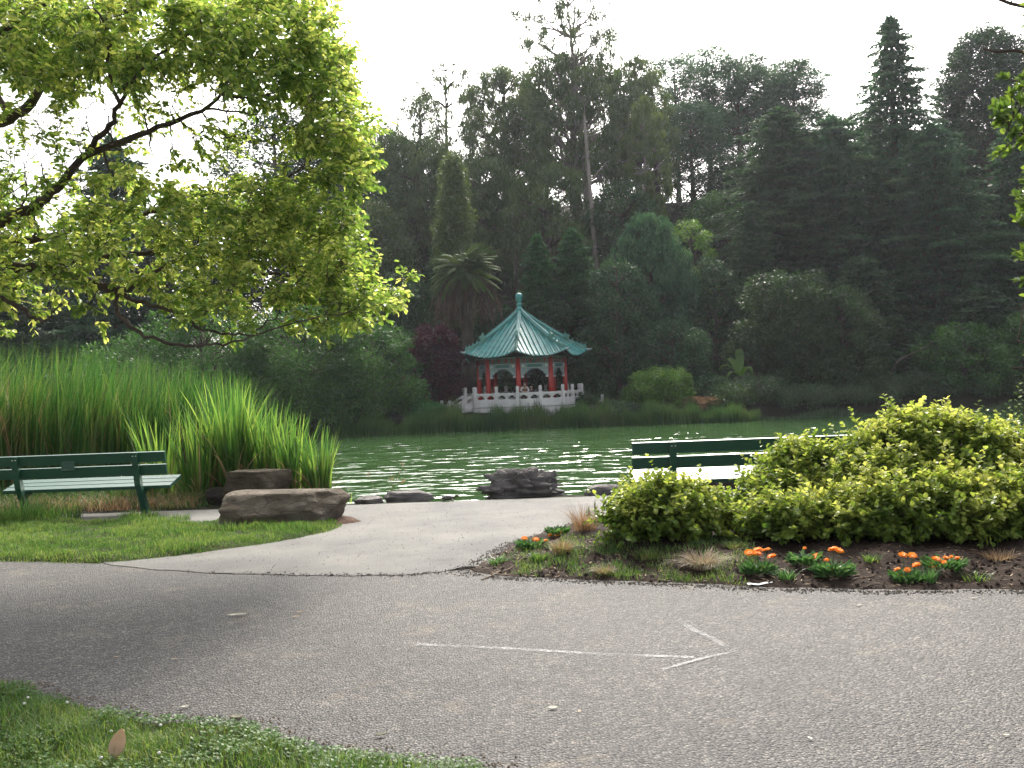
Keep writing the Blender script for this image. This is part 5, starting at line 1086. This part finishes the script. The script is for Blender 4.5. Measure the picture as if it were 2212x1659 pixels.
bough_tree('cedar_tree', 1620, 440, 74, 190, 'smaller cedar stepping down at the left foot of the conifers', 166, 'con_lit', 100, .03, .26, .22, .5, 280, .32, .07, .26, .12, (.3, .04), irr=.35)
bough_tree('cedar_tree', 2340, 200, 80, 400, 'cedar mostly outside the right edge of the view', 167, 'con_dark', 150, .03, .22, .15, .5, 220, .4, .09, .24, .15, (.5, .06), irr=.4)
bough_tree('cedar_tree', 1855, 560, 67, 300, 'low front cedar skirt with dark hanging boughs', 168, 'con_dark', 120, .03, .22, .15, .45, 200, .32, .07, .26, .12, (.3, .04), irr=.4)
bough_tree('cedar_tree', 2120, 620, 66, 360, 'dark low conifer near the shore on the far right', 169, 'con_dark', 130, .03, .2, .15, .45, 220, .32, .07, .26, .12, (.3, .04), irr=.4)
crown_tree('rhododendron_bush', 1700, 590, 64.5, 220, 'large rounded olive green shrub in front of the conifers', 'shrub', 170, 'olive', (.0, 1), 90, .24, 300, .28, .12, 'round', .85, (.2, .08), shape='vase')
crown_tree('rhododendron_bush', 1815, 625, 64, 200, 'second olive green shrub overlapping the large one on its right', 'shrub', 175, 'olive', (.0, 1), 80, .26, 280, .28, .12, 'round', .85, (.2, .08), shape='dome')
crown_tree('rhododendron_bush', 1620, 690, 65, 140, 'smaller olive green shrub left of the large rounded one', 'shrub', 171, 'olive', (.0, 1), 50, .24, 230, .24, .10, 'round', .85, (.14, .06))
crown_tree('broadleaf_tree', 2080, 700, 62.5, 230, 'dark green leafy tree near the shore at right', 'tree', 172, 'broad', (.0, 1), 60, .24, 240, .24, .11, 'round', .6, (.16, .06))
crown_tree('broadleaf_tree', 2210, 680, 63, 210, 'dark green leafy tree cut by the right edge at the shore', 'tree', 173, 'broad', (.0, 1), 60, .24, 240, .24, .11, 'round', .6, (.16, .06))
crown_tree('broadleaf_tree', 1450, 690, 64.5, 190, 'dark shaded shrub behind the bright shore bush', 'shrub', 174, 'con_dark', (.0, 1), 60, .24, 240, .24, .11, 'round', .8, (.16, .06))
for i, (u, vt, d, w, mt, lab) in enumerate(((1760, 300, 104, 330, 'con_dark', 'dim filler conifer behind the gap between left cedar and spire'), (1860, 250, 106, 300, 'con_dark', 'dim conifer directly behind the spire topped one'), (2030, 290, 104, 330, 'con_dark', 'dim conifer in the notch between spire and dark cypress'), (2180, 300, 106, 330, 'con_dark', 'dim conifer behind the right edge cedar'), (1640, 330, 100, 260, 'con_dark', 'dim conifer below the rightmost umbrella pines'))):
    crown_tree('pine_tree', u, vt, d, w, lab, 'pine', 300+i, mt, (.02, 1), 95, .24, 260, .45, .16, 'flat', .6, (.4, .1))
crown_tree('pine_tree', 330, 500, 100, 420, 'dim pine far behind the second cypress on the left', 'pine', 310, 'con_dark', (.05, 1), 90, .22, 230, .45, .15, 'flat', .6, (.4, .1), sparse=.3)
crown_tree('pine_tree', 20, 560, 100, 420, 'dim low pine far behind the first cypress on the left', 'pine', 311, 'con_dark', (.05, 1), 80, .22, 200, .45, .15, 'flat', .6, (.4, .1), sparse=.4)
# shore plants on the far side
crown_tree('shore_bush', 1430, 800, 60.5, 160, 'bright yellow green rounded bush right of the pavilion', 'bush', 180, 'broad_lite', (.0, 1), 60, .24, 230, .19, .09, 'round', .8, (.08, .03))
for i, (u, vt, d, w, mt, lab) in enumerate(((1330, 868, 58.6, 110, 'grey_green', 'grey green brush in the water right of the pavilion'), (1512, 862, 59.4, 80, 'dry', 'rusty brown dry bush on the far shore'), (1580, 838, 60, 120, 'olive', 'yellowish reedy bush on the far shore'),
        (1640, 812, 61, 150, 'grey_green', 'pointed grey green bush in the far shore row'), (1730, 838, 60.5, 170, 'grey_green', 'rounded grey green bush below the large olive shrub'), (1820, 842, 61, 150, 'grey_green', 'low grey green bush right of the rounded one'),
        (1900, 815, 62, 150, 'grey_green', 'taller grey green bush below the bare branch'), (1985, 808, 62.5, 150, 'grey_green', 'silvery upright bush near the right shore'), (2080, 832, 62, 170, 'grey_green', 'low silvery bush behind the golden shoots'), (2190, 828, 62, 180, 'olive', 'low dark olive bush at the right edge of the far shore'), (1530, 815, 61.5, 110, 'con_dark', 'dark small bush behind the bright shore bush'), (1245, 852, 62.8, 90, 'con_dark', 'dark small bush at the right end of the pavilion railing'), (925, 872, 59.0, 90, 'con_green', 'small green bush below the purple tree at the water'))):
    crown_tree('shore_bush', u, vt, d, w, lab, 'bush', 181+i, mt, (.0, 1), 34, .26, 200, .20, .06, 'round', .75, (.07, .03), group=SHRUBS)
# banana-like plant
p = P(1602, 850, 63.0); root = empty('banana_plant', (p.x, 63.0, base_z(p.x, 63.))); tag(root, 'broad leaved banana like plant catching light left of the large olive shrub', 'plant'); mb = MB(); tb = MB()
for i, (a, L, up) in enumerate(((2.6, 2.6, 1.7), (2.0, 2.9, 2.3), (.8, 2.2, 1.5), (3.5, 2.0, 1.0), (5.2, 2.0, 1.4), (1.4, 3.2, 3.0))):
    t = np.linspace(0, 1, 9); f = np.array([math.cos(a), math.sin(a), 0]); sdv = np.array([-f[1], f[0], 0]); c = np.array([0, 0, 1.3])+f*(L*.55*t)[:, None]+np.array([0, 0, 1.])*(up*t-1.2*t**3)[:, None]; w = .28*np.sin(np.pi*np.clip(t*.93+.05, 0, 1))
    V = np.stack([c-sdv*w[:, None]+[0, 0, .06], c, c+sdv*w[:, None]+[0, 0, .06]], 1).reshape(-1, 3); grid_mesh(mb, V, 9, 3)
V, F = tube([(0, 0, -.2), (.03, 0, .7), (0, 0, 1.4)], [.14, .11, .08], 8); tb.add(V, F); mb.build('leaves', M['broad_lite'], root, True); tb.build('stem', M['bark_far'], root, True)
# bare branch
p = P(1925, 850, 62); z0 = base_z(p.x, 62); root = empty('bare_branch', (p.x, 62, z0)); tag(root, 'pale bare branch arching above the taller grey green bush', 'branch'); mb = MB(); g = np.random.default_rng(5)
q = [np.array(P(a, b, 62))-np.array([p.x, 62, z0]) for a, b in ((1925, 850), (1925, 800), (1945, 775), (1990, 755), (2030, 730), (2080, 712))]; q = [q[0]*[1, 1, 0]]+q[1:]
V, F = tube(q, [.06, .055, .045, .04, .03, .015], 6); mb.add(V, F); limb(mb, q[2], q[2]+np.array([1.6, 0, .1]), .03, .012, .02, g); limb(mb, q[2]+[.3, 0, .03], q[2]+np.array([.9, .1, -.7]), .02, .01, .02, g); mb.build('branch', M['bark_far'], root, True)
# palm
def palm():
    d = 67.5; c = P(1018, 588, d); base = P(1015, 860, d); z0 = base_z(base.x, d); root = empty('palm_tree', (base.x, d, z0)); tag(root, 'tall date palm with a skirt of dead hanging fronds behind the pavilion', 'palm')
    g_ = np.random.default_rng(77); zt = c.z-z0; mb = MB(); V, F = tube([(0, 0, -.4), (.0, 0, zt*.3), (.02, 0, zt*.7), (.05, 0, zt)], [.50, .40, .38, .34], 14); mb.add(V, F); mb.build('trunk', M['bark_far'], root, True)
    fb = MB(); rb = MB(); db = MB()
    for i in range(120):
        a = g_.uniform(0, 6.28); el = rad(g_.uniform(-25, 82)); L = g_.uniform(2.4, 3.0); f = np.array([math.cos(a), math.sin(a), 0]); t = np.linspace(0, 1, 10)[:, None]
        droop = g_.uniform(.35, .72); ang = el-t*droop*1.9; step = np.concatenate([np.cos(ang)*f, np.sin(ang)], 1)*L/9 if False else (np.cos(ang)*f+np.sin(ang)*np.array([0, 0, 1.]))*L/9
        pts = np.array([0, 0, zt])+np.cumsum(step, 0)-step[0]; V, F = tube(pts, np.linspace(.035, .01, 10), 4); rb.add(V, F)
        n = 56; s = np.linspace(.12, 1, n); b = np.stack([np.interp(s, t[:, 0], pts[:, q]) for q in range(3)], -1); T = nrm(np.stack([np.interp(s, t[:, 0], np.gradient(pts[:, q])) for q in range(3)], -1))
        for sg in (-1, 1):
            sdv = np.cross(T, [0, 0, 1.]); D = T*.75+sg*nrm(sdv)*.8+[0, 0, -.35]+g_.normal(0, .08, (n, 3)); leaves(fb, b, D, np.tile([0, 0, 1.], (n, 1)), .55*np.sin(np.pi*np.clip(s*.85+.12, 0, 1))+.08, .045, np.full(n, g_.random()))
    for i in range(150):
        a = g_.uniform(0, 6.28); f = np.array([math.cos(a), math.sin(a), 0]); L = g_.uniform(2.2, 3.6); r0 = g_.uniform(1.2, 2.45); t = np.linspace(0, 1, 7)[:, None]
        pts = np.array([0, 0, zt-.1])+f*r0*np.sin(t*1.5)*1.0+np.array([0, 0, 1.])*(.35*np.sin(t*3)-L*t**1.4); n = 34; s = g_.uniform(.15, 1, n); b = np.stack([np.interp(s, t[:, 0], pts[:, q]) for q in range(3)], -1)
        D = np.tile([0, 0, -1.], (n, 1))+g_.normal(0, .28, (n, 3)); leaves(db, b, D, g_.normal(0, 1, (n, 3)), g_.uniform(.35, .8, n), .045, np.full(n, g_.random())); V, F = tube(pts, np.linspace(.03, .015, 7), 4); db.add(V, F)
    fr = fb.build('fronds', M['palm'], root); rb.build('frond_stalks', M['palm'], root); db.build('dead_frond_skirt', M['palm_dead'], root)
palm()
# far shore reeds
g = np.random.default_rng(31); n = 26000; U = g.uniform(640, 1640, n); fs_x = (U-CX)/FPX*58; Y = _fs(fs_x)+g.uniform(-.5, 1.6, n)+.3*np.sin(fs_x*1.3); X = (U-CX)/FPX*Y
H = 1.72*(.8+.22*np.sin(X*2.1)*np.sin(X*.63)+.1*np.sin(X*5))*g.uniform(.55, 1.08, n); H *= np.interp(U, [640, 860, 900, 1300, 1500, 1640], [.5, .8, 1, 1, .9, .6])
mb = MB(); blades(mb, np.stack([X, Y, np.maximum(hterr(X, Y), -1.35)], -1), H, g.uniform(.022, .05, n), g.uniform(.02, .25, n), g.uniform(0, 6.28, n), g.random(n)*.8+.2*np.sin(X*1.5), 3, 2)
tag(mb.build('shore_reeds', M['reed_far']), 'dark green reed belt along the far shore in front of the pavilion', 'reeds', kind='stuff')
n = 9000; U = g.uniform(1500, 2300, n); Y = _fs((U-CX)/FPX*59)+g.uniform(-.3, 1.2, n); X = (U-CX)/FPX*Y; H = g.uniform(.3, .9, n)*(.7+.3*np.sin(X*1.1))
mb = MB(); blades(mb, np.stack([X, Y, np.maximum(hterr(X, Y), -1.35)], -1), H, g.uniform(.02, .05, n), g.uniform(.1, .6, n), g.uniform(0, 6.28, n), g.random(n), 3, 2)
tag(mb.build('shore_undergrowth', M['grey_green']), 'low grey green growth at the water line on the far right shore', 'undergrowth', kind='stuff')
n = 42000; X = g.uniform(-50, 75, n); Y = g.uniform(64, 116, n); mb = MB()
zz = hterr(X, Y); D = g.normal(0, 1, (n, 3)); D[:, 2] = abs(D[:, 2])+.3
leaves(mb, np.stack([X, Y, zz+g.uniform(0, .7, n)], -1), D, g.normal(0, 1, (n, 3)), g.uniform(.3, .8, n), .14, g.random(n)); tag(mb.build('forest_undergrowth', M['con_dark']), 'dark ferny undergrowth covering the wooded slope', 'undergrowth', kind='stuff')
# ------------------------------------------------------------------ golden shrubs
def shrub(name, lumps, nshoot, label, seed, mt='golden', leafL=.070, leafW=.046, extra=(), inner=2500):
    g_ = np.random.default_rng(seed); C = np.array([tuple(P(u, v, d)) for u, v, d, *_ in lumps]); Rr = np.array([[a, b, c] for *_, a, b, c in lumps])
    cx, cy = C[0, 0], C[0, 1]; zb = bz(cx, cy); root = empty(name, (cx, cy, zb)); tag(root, label, 'shrub'); O = np.array([cx, cy, zb])
    pts = []; nr = []; wts = (Rr[:, 0]*Rr[:, 2]); wts = wts/wts.sum()
    while len(pts) < nshoot:
        i = g_.choice(len(C), p=wts); d_ = nrm(g_.normal(0, 1, 3)); 
        if d_[2] < -.55: continue
        q = C[i]+d_*Rr[i]*g_.uniform(.80, 1.0)
        ins = (((q-C)/Rr)**2).sum(1); ins[i] = 9
        if (ins < .72).any() or q[2] < zb+.03: continue
        pts.append(q); nr.append(nrm(d_/Rr[i]))
    pts = np.array(pts); nr = np.array(nr); fb = MB(); tb = MB()
    def shoot(p0, dr, L, n, sc=1.0, bright=.5):
        t = np.linspace(0, 1, 6)[:, None]; dr = dr/np.linalg.norm(dr); bend = nrm(g_.normal(0, 1, 3)+[0, 0, .2])
        ln = p0+dr*L*t+bend*L*.18*t**2+np.array([0, 0, -1])*L*.12*t**2; V, F = tube(ln, np.linspace(.004, .0015, 6), 3); tb.add(V, F)
        s = np.linspace(.08, 1, n)+g_.normal(0, .02, n); b = np.stack([np.interp(s, t[:, 0], ln[:, q]) for q in range(3)], -1)
        A = nrm(np.cross(dr, g_.normal(0, 1, 3))); B = np.cross(dr, A); ph = np.arange(n)*np.pi+g_.normal(0, .5, n)+g_.uniform(0, 6)
        rad_ = np.cos(ph)[:, None]*A+np.sin(ph)[:, None]*B; D = rad_*.9+dr*.55+g_.normal(0, .2, (n, 3)); Nn = dr*.7+np.array([0, 0, .9])+g_.normal(0, .45, (n, 3))
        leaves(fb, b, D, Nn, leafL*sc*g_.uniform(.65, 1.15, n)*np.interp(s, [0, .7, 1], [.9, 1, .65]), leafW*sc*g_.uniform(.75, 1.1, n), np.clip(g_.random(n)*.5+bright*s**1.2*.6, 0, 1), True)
    for p_, n_ in zip(pts-O, nr):
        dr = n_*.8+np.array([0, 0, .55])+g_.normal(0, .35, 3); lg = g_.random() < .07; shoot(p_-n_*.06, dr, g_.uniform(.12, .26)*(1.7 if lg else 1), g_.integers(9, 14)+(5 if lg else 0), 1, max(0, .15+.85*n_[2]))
    for (u, v, d, u2, v2, n) in extra:
        a, b = np.array(P(u, v, d))-O, np.array(P(u2, v2, d))-O; shoot(a, b-a, np.linalg.norm(b-a), n, 1.05, .9)
    # inner leaves and stems
    idx = g_.choice(len(C), inner, p=wts); d_ = nrm(g_.normal(0, 1, (inner, 3))); q = C[idx]+d_*Rr[idx]*g_.uniform(.35, .85, inner)[:, None]-O; q = q[q[:, 2] > .03]; k = len(q)
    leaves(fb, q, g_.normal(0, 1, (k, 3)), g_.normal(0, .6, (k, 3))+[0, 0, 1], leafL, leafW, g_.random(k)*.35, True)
    for i in range(len(C)):
        for j in range(9):
            e = C[i]+nrm(g_.normal(0, 1, 3)+[0, 0, .6])*Rr[i]*.8-O; limb(tb, (C[i][0]-O[0]+g_.normal(0, .05), C[i][1]-O[1]+g_.normal(0, .05), 0), e, .012, .004, .05, g_)
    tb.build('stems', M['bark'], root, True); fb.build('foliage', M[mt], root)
    return root
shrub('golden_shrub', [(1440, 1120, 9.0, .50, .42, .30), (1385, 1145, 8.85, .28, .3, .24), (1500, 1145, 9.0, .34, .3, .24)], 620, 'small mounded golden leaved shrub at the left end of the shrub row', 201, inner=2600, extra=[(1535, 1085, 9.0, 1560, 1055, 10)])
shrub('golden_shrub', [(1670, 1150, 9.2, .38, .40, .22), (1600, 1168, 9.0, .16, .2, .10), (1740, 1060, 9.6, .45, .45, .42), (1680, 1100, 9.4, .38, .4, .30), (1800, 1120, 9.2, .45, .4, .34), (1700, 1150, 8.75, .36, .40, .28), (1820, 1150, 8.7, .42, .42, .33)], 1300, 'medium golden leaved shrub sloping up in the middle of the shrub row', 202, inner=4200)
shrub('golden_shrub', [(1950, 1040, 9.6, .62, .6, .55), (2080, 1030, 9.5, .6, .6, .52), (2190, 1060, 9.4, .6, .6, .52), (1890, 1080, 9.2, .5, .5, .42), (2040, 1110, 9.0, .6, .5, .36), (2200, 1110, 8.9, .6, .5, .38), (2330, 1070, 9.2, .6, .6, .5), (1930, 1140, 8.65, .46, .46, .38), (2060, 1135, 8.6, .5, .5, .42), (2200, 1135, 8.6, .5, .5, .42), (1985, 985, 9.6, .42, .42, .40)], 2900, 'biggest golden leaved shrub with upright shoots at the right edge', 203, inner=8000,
      extra=[(1905, 950, 9.5, 1960, 890, 16), (1930, 930, 9.5, 1995, 856, 20), (1960, 945, 9.6, 2060, 866, 22), (2000, 940, 9.6, 2085, 885, 18), (2030, 925, 9.6, 2110, 900, 14), (1880, 960, 9.5, 1925, 915, 12), (1700, 985, 9.7, 1735, 965, 9)])
# upright thin shoots with separate leaves behind the big shrub
def twig_plant(u0, v0, d, shoots, label, seed, mt='glossy', L=.05, Wd=.032):
    g_ = np.random.default_rng(seed); p = P(u0, v0, d); z = 0.0; root = empty('leafy_shoots', (p.x, p.y, z)); tag(root, label, 'shrub'); O = np.array([p.x, p.y, z]); fb = MB(); tb = MB()
    for (u, v, u2, v2, n) in shoots:
        a, b = np.array(P(u, v, d))-O, np.array(P(u2, v2, d))-O; t = np.linspace(0, 1, 8)[:, None]; ln = np.concatenate([[[a[0]*.6, 0, .0]], a+(b-a)*t+g_.normal(0, .006, (8, 3))]); V, F = tube(ln, np.linspace(.006, .002, 9), 5); tb.add(V, F)
        s = np.linspace(.1, 1, n); bb = a+(b-a)*s[:, None]; ph = np.arange(n)*np.pi+g_.normal(0, .3, n); D = np.stack([np.cos(ph), np.sin(ph)*.5, np.full(n, .55)], -1)+g_.normal(0, .15, (n, 3)); leaves(fb, bb, D, np.tile([0, -.4, 1.], (n, 1)), L*g_.uniform(.8, 1.1, n), Wd, g_.random(n), True)
    tb.build('stems', M['bark'], root, True); fb.build('leaves', M[mt], root)
twig_plant(2170, 930, 9.9, [(2125, 935, 2112, 868, 9), (2138, 940, 2128, 880, 8), (2165, 935, 2178, 868, 9), (2195, 930, 2200, 830, 13), (2208, 930, 2215, 850, 10), (2185, 935, 2190, 880, 7)], 'thin upright shoots with separate leaves above the big golden shrub', 211)
# glossy leaved branches entering from the right edge
def edge_tree():
    g_ = np.random.default_rng(19); d0 = 7.7; base = P(2440, 1100, d0); zb = bz(base.x, d0); root = empty('glossy_leaved_tree', (base.x, d0, zb)); tag(root, 'glossy green leaved tree reaching in from the right edge', 'tree'); O = np.array([base.x, d0, zb]); tb = MB(); fb = MB()
    tr = trunk_mb(tb, (0, 0, -.1), (-.1, .1, 5.4), .085, .02, .012, 19, 9, 40)
    arms = []
    for z0 in np.linspace(.8, 4.9, 15):
        a = g_.uniform(0, 6.28) if g_.random() < .45 else g_.uniform(2.5, 3.8); k = int(np.argmin(np.abs(tr[:, 2]-z0))); L = g_.uniform(.45, .95); e = tr[k]+[math.cos(a)*L, math.sin(a)*L, L*g_.uniform(.25, .7)]
        arms.append(limb(tb, tr[k], e, .022, .008, .05, g_, 6, 8))
    nodes = np.concatenate([tr[6:]]+arms)
    regs = [((2185, 2330), (-60, 60), 18), ((2128, 2330), (168, 345), 62), ((2205, 2330), (60, 165), 20), ((2174, 2330), (388, 480), 26), ((2180, 2330), (480, 640), 38), ((2208, 2330), (345, 385), 8), ((2198, 2330), (640, 880), 26), ((2330, 2640), (-80, 900), 170)]
    for (ua, ub), (va, vb), n in regs:
        for i in range(n):
            d = d0+g_.uniform(-.6, .6); u = ua+(ub-ua)*g_.random()**.8+8; e = np.array(P(u, g_.uniform(va, vb), d))-O; k = int(np.argmin(np.linalg.norm(nodes-e, axis=1)+np.maximum(0, nodes[:, 2]-e[2])*1.5)); ln = limb(tb, nodes[k], e, .007, .0025, .05, g_)
            m_ = 17; s = g_.uniform(.6, 1.02, m_); b = np.stack([np.interp(s, np.linspace(0, 1, 6), ln[:, q]) for q in range(3)], -1); D = nrm(ln[-1]-ln[-2])*.5+g_.normal(0, .7, (m_, 3))+[0, 0, .35]
            leaves(fb, b, D, g_.normal(0, .5, (m_, 3))+[0, -.4, 1], g_.uniform(.055, .078, m_), g_.uniform(.034, .046, m_), g_.random(m_), True)
    tb.build('trunk', M['bark'], root, True); fb.build('crown', M['glossy'], root)
edge_tree()

# ------------------------------------------------------------------ near tree on the left
def near_tree():
    g_ = np.random.default_rng(5); base = P(-480, 1150, 10.5); O = np.array([base.x, 10.5, 0]); root = empty('spreading_tree', tuple(O)); tag(root, 'big spreading tree with yellow green leaves reaching in from the left', 'tree')
    tb = MB(); nodes = []; rads = []
    def main(pts, r0, r1):
        q = np.array([tuple(P(*a)) for a in pts])-O; k = len(q)*4; s = np.linspace(0, len(q)-1, k); c = np.stack([np.interp(s, np.arange(len(q)), q[:, i]) for i in range(3)], -1)
        c = np.concatenate([c[:1], (c[:-2]+2*c[1:-1]+c[2:])/4, c[-1:]]); c[1:-1] += g_.normal(0, .012, (k-2, 3)); rr = np.linspace(r0, r1, k); rr = rr*.68; V, F = tube(c, rr, 9); tb.add(V, F)
        nodes.extend(c); rads.extend(rr)
    trunk = np.array([(0, 0, -.2), (.05, 0, .8), (.02, .0, 1.7), (.1, 0, 2.6), (.2, 0, 3.4)]); V, F = tube(trunk, [.34, .27, .24, .22, .20], 14); tb.add(V, F)
    B1 = (-420, 480, 10.5)
    main([B1, (-200, 560, 10.4), (-60, 510, 10.2), (25, 470, 10.0), (95, 435, 9.9), (130, 395, 9.8), (190, 330, 9.8), (300, 290, 9.8), (400, 255, 9.9), (480, 205, 9.9), (560, 110, 10)], .11, .014)
    main([(300, 290, 9.8), (410, 248, 10.3), (480, 235, 10.6), (560, 250, 10.8), (600, 180, 11)], .028, .008)
    main([(190, 330, 9.8), (235, 275, 9.5), (260, 225, 9.4), (270, 180, 9.3), (330, 130, 9.2), (420, 60, 9.1)], .045, .01)
    main([(260, 225, 9.4), (230, 150, 9.3), (240, 80, 9.2), (200, 0, 9.1)], .03, .012)
    main([B1, (-200, 380, 11), (-60, 290, 11), (20, 255, 11), (60, 230, 11), (100, 180, 11), (140, 110, 11), (230, 40, 11), (300, -60, 11)], .13, .03)
    main([(20, 255, 11), (-20, 180, 11.2), (10, 100, 11.4), (40, 0, 11.5)], .06, .03)
    main([B1, (-200, 600, 10), (-60, 590, 9.9), (60, 580, 9.9), (120, 592, 9.9), (200, 612, 9.8), (260, 625, 9.8), (300, 620, 9.7), (360, 570, 9.7), (430, 520, 9.7)], .12, .012)
    main([(225, 615, 9.8), (260, 628, 9.8), (290, 650, 9.7), (360, 668, 9.7), (400, 680, 9.6), (430, 710, 9.6), (480, 722, 9.6), (530, 728, 9.5), (570, 705, 9.5), (600, 680, 9.5)], .035, .008)
    main([(250, 628, 9.8), (255, 680, 9.6), (300, 718, 9.5), (360, 740, 9.4), (420, 747, 9.4), (480, 746, 9.3), (540, 728, 9.3), (640, 695, 9.3), (760, 670, 9.3)], .032, .007)
    main([B1, (-200, 640, 9.4), (-60, 640, 9.2), (0, 648, 9.1), (40, 665, 9.1), (75, 690, 9.1), (100, 695, 9.1), (130, 660, 9.1)], .06, .008)
    main([(-60, 510, 10.2), (60, 520, 10.5), (150, 500, 10.6), (230, 480, 10.7), (330, 460, 10.9), (420, 430, 11), (500, 410, 11.1), (580, 400, 11.2), (640, 375, 11.3), (680, 340, 11.3)], .06, .010)
    main([(500, 410, 11.1), (560, 420, 11.3), (650, 420, 11.4), (730, 440, 11.5)], .02, .006)
    main([(60, 580, 9.9), (200, 560, 10.2), (330, 545, 10.6), (450, 560, 10.9), (560, 590, 11.1), (680, 600, 11.2), (800, 610, 11.2), (900, 600, 11.2)], .05, .006)
    main([(480, 205, 9.9), (560, 215, 10), (620, 180, 10), (640, 120, 10), (660, 60, 10)], .02, .006)
    main([B1, (-200, 300, 9.5), (-80, 120, 9.3), (50, 30, 9.2), (200, -60, 9.2), (400, -120, 9.4)], .1, .02)
    # canopy density read as a coarse map, 100 px cells
    Dm = np.array([[1, 1, 1, 1, 1, 1, 1, .55, 0, 0], [.95, .95, 1, .9, .85, .85, .95, .75, 0, 0], [.50, .45, .35, .35, .30, .28, .85, .95, .22, 0], [.45, .35, .35, .40, .45, .50, .55, .95, .55, 0],
                   [.45, .50, .65, .70, .75, .80, .80, .85, .10, 0], [.70, .75, .70, .75, .85, .85, .80, .75, .25, 0], [.45, .35, .28, .35, .60, .75, .80, .85, .75, .35], [.10, .22, .05, .05, .12, .30, .35, .35, .10, 0]])
    edge = lambda v: np.interp(v, [-100, 0, 60, 100, 170, 250, 300, 370, 440, 500, 560, 590, 640, 690, 750], [715, 722, 740, 772, 765, 830, 842, 820, 780, 800, 830, 935, 890, 830, 560])
    att = []
    while len(att) < 2050:
        u, v = g_.uniform(-330, 935), g_.uniform(-120, 752)
        if v < 0 or u < 0: dn = .6
        else:
            i, j = min(v/100-.5, 7), min(u/100-.5, 9); i0, j0 = max(0, int(math.floor(i))), max(0, int(math.floor(j))); i1, j1 = min(7, i0+1), min(9, j0+1); fi, fj = min(max(i-i0, 0), 1), min(max(j-j0, 0), 1)
            dn = Dm[i0, j0]*(1-fi)*(1-fj)+Dm[i1, j0]*fi*(1-fj)+Dm[i0, j1]*(1-fi)*fj+Dm[i1, j1]*fi*fj
        if u > edge(v)-22 or g_.random() > dn**2: continue
        cl_ = mnoise.noise(Vector((u/95.0, v/60.0, 3.3)))+.5*mnoise.noise(Vector((u/38.0, v/30.0, 7.7)))
        if cl_ < ((.70 if v < 380 else .42) if u < 640 else .30)-1.0*dn: continue
        d = g_.uniform(8.6, 11.8) if u < 600 else g_.uniform(9.0, 11.8)
        if u > 600: d = g_.uniform(9.2, 11.6)
        att.append(np.array(P(u, v, d))-O)
    att = np.array(att); nodes_a = np.array(nodes); rad_a = np.array(rads)
    dist = np.array([np.min(np.linalg.norm(nodes_a-a, axis=1)) for a in att]); order = np.argsort(dist)
    NO = list(nodes_a); cap = len(NO)+len(att)*4+10; buf = np.zeros((cap, 3)); buf[:len(NO)] = nodes_a; cnt = len(NO); rb_ = np.zeros(cap); rb_[:cnt] = rad_a
    fb = MB()
    bare = []
    while len(bare) < 420:
        u, v = g_.uniform(0, 700), g_.uniform(110, 430)
        if abs(v-(300-(u-200)*.28)) > 120: continue
        bare.append(np.array(P(u, v, g_.uniform(9.3, 11)))-O)
    bare = np.array(bare); bd = np.array([np.min(np.linalg.norm(nodes_a-a, axis=1)) for a in bare]); bare = bare[np.argsort(bd)]
    allp = [(a, True) for a in bare]+[(a, False) for a in att[order]]
    for a, isb in allp:
        w = buf[:cnt]-a; dd = np.linalg.norm(w, axis=1)+np.maximum(0, buf[:cnt, 0]-a[0])*1.2; k = int(np.argmin(dd)); p0 = buf[k].copy(); L = np.linalg.norm(a-p0)
        r0 = min(rb_[k]*.7, (.004+.010*L)*(2.0 if isb else 1)); n_ = 5; t = np.linspace(0, 1, n_)[:, None]; ln = p0*(1-t)+a*t; ln[1:-1] += g_.normal(0, .05*L, (n_-2, 3)); ln[1:-1, 2] -= .06*L
        V, F = tube(ln, np.linspace(r0, .0045 if isb else .0025, n_), 4); tb.add(V, F)
        for q in range(1, n_-1): buf[cnt] = ln[q]; rb_[cnt] = r0*(1-q/n_)+.002; cnt += 1
        # spray of twiglets with leaves
        m_ = g_.integers(3, 6) if not isb else (2 if g_.random() < .25 else 0); main_d = nrm(a-p0) if L > .05 else np.array([1., 0, 0])
        for q in range(m_):
            dr = nrm(main_d*.7+g_.normal(0, .55, 3)+[.15, 0, .12]); Lt = g_.uniform(.10, .24); e = a+dr*Lt; s0 = a-main_d*g_.uniform(0, .05); tw = np.stack([s0, (s0+e)/2+g_.normal(0, .01, 3), e]); V, F = tube(tw, [.003, .002, .001], 3); tb.add(V, F)
            k2 = g_.integers(6, 11); s = np.linspace(.15, 1, k2); b = s0+(e-s0)*s[:, None]; sidev = nrm(np.cross(dr, [0, 0, 1.])); sg = np.where(np.arange(k2) % 2 == 0, 1, -1)[:, None]
            D = sidev*sg*.75+dr*.6+g_.normal(0, .3, (k2, 3))+[0, 0, -.42]; Nn = g_.normal(0, .55, (k2, 3))+[0, 0, 1]
            leaves(fb, b, D, Nn, g_.uniform(.052, .088, k2), g_.uniform(.031, .045, k2), g_.random(k2), True)
    tb.build('trunk_and_branches', M['bark'], root, True); fb.build('crown', M['tree_near'], root)
near_tree()
# ------------------------------------------------------------------ haze
def haze():
    m_, t, out = mat('thin_air_haze'); v = N(t, 'ShaderNodeVolumePrincipled'); v.inputs['Color'].default_value = (.86, .90, 1.0, 1); v.inputs['Density'].default_value = .00020; v.inputs['Anisotropy'].default_value = .45
    t.links.new(v.outputs[0], out.inputs['Volume']); mb = MB(); V, F = box((0, 300, 21.5), (1300, 1000, 50)); mb.add(V, F); o = mb.build('haze', m_); tag(o, kind='stuff'); o['label'] = 'thin pale summer haze over lake and trees'; o['category'] = 'haze'
haze()
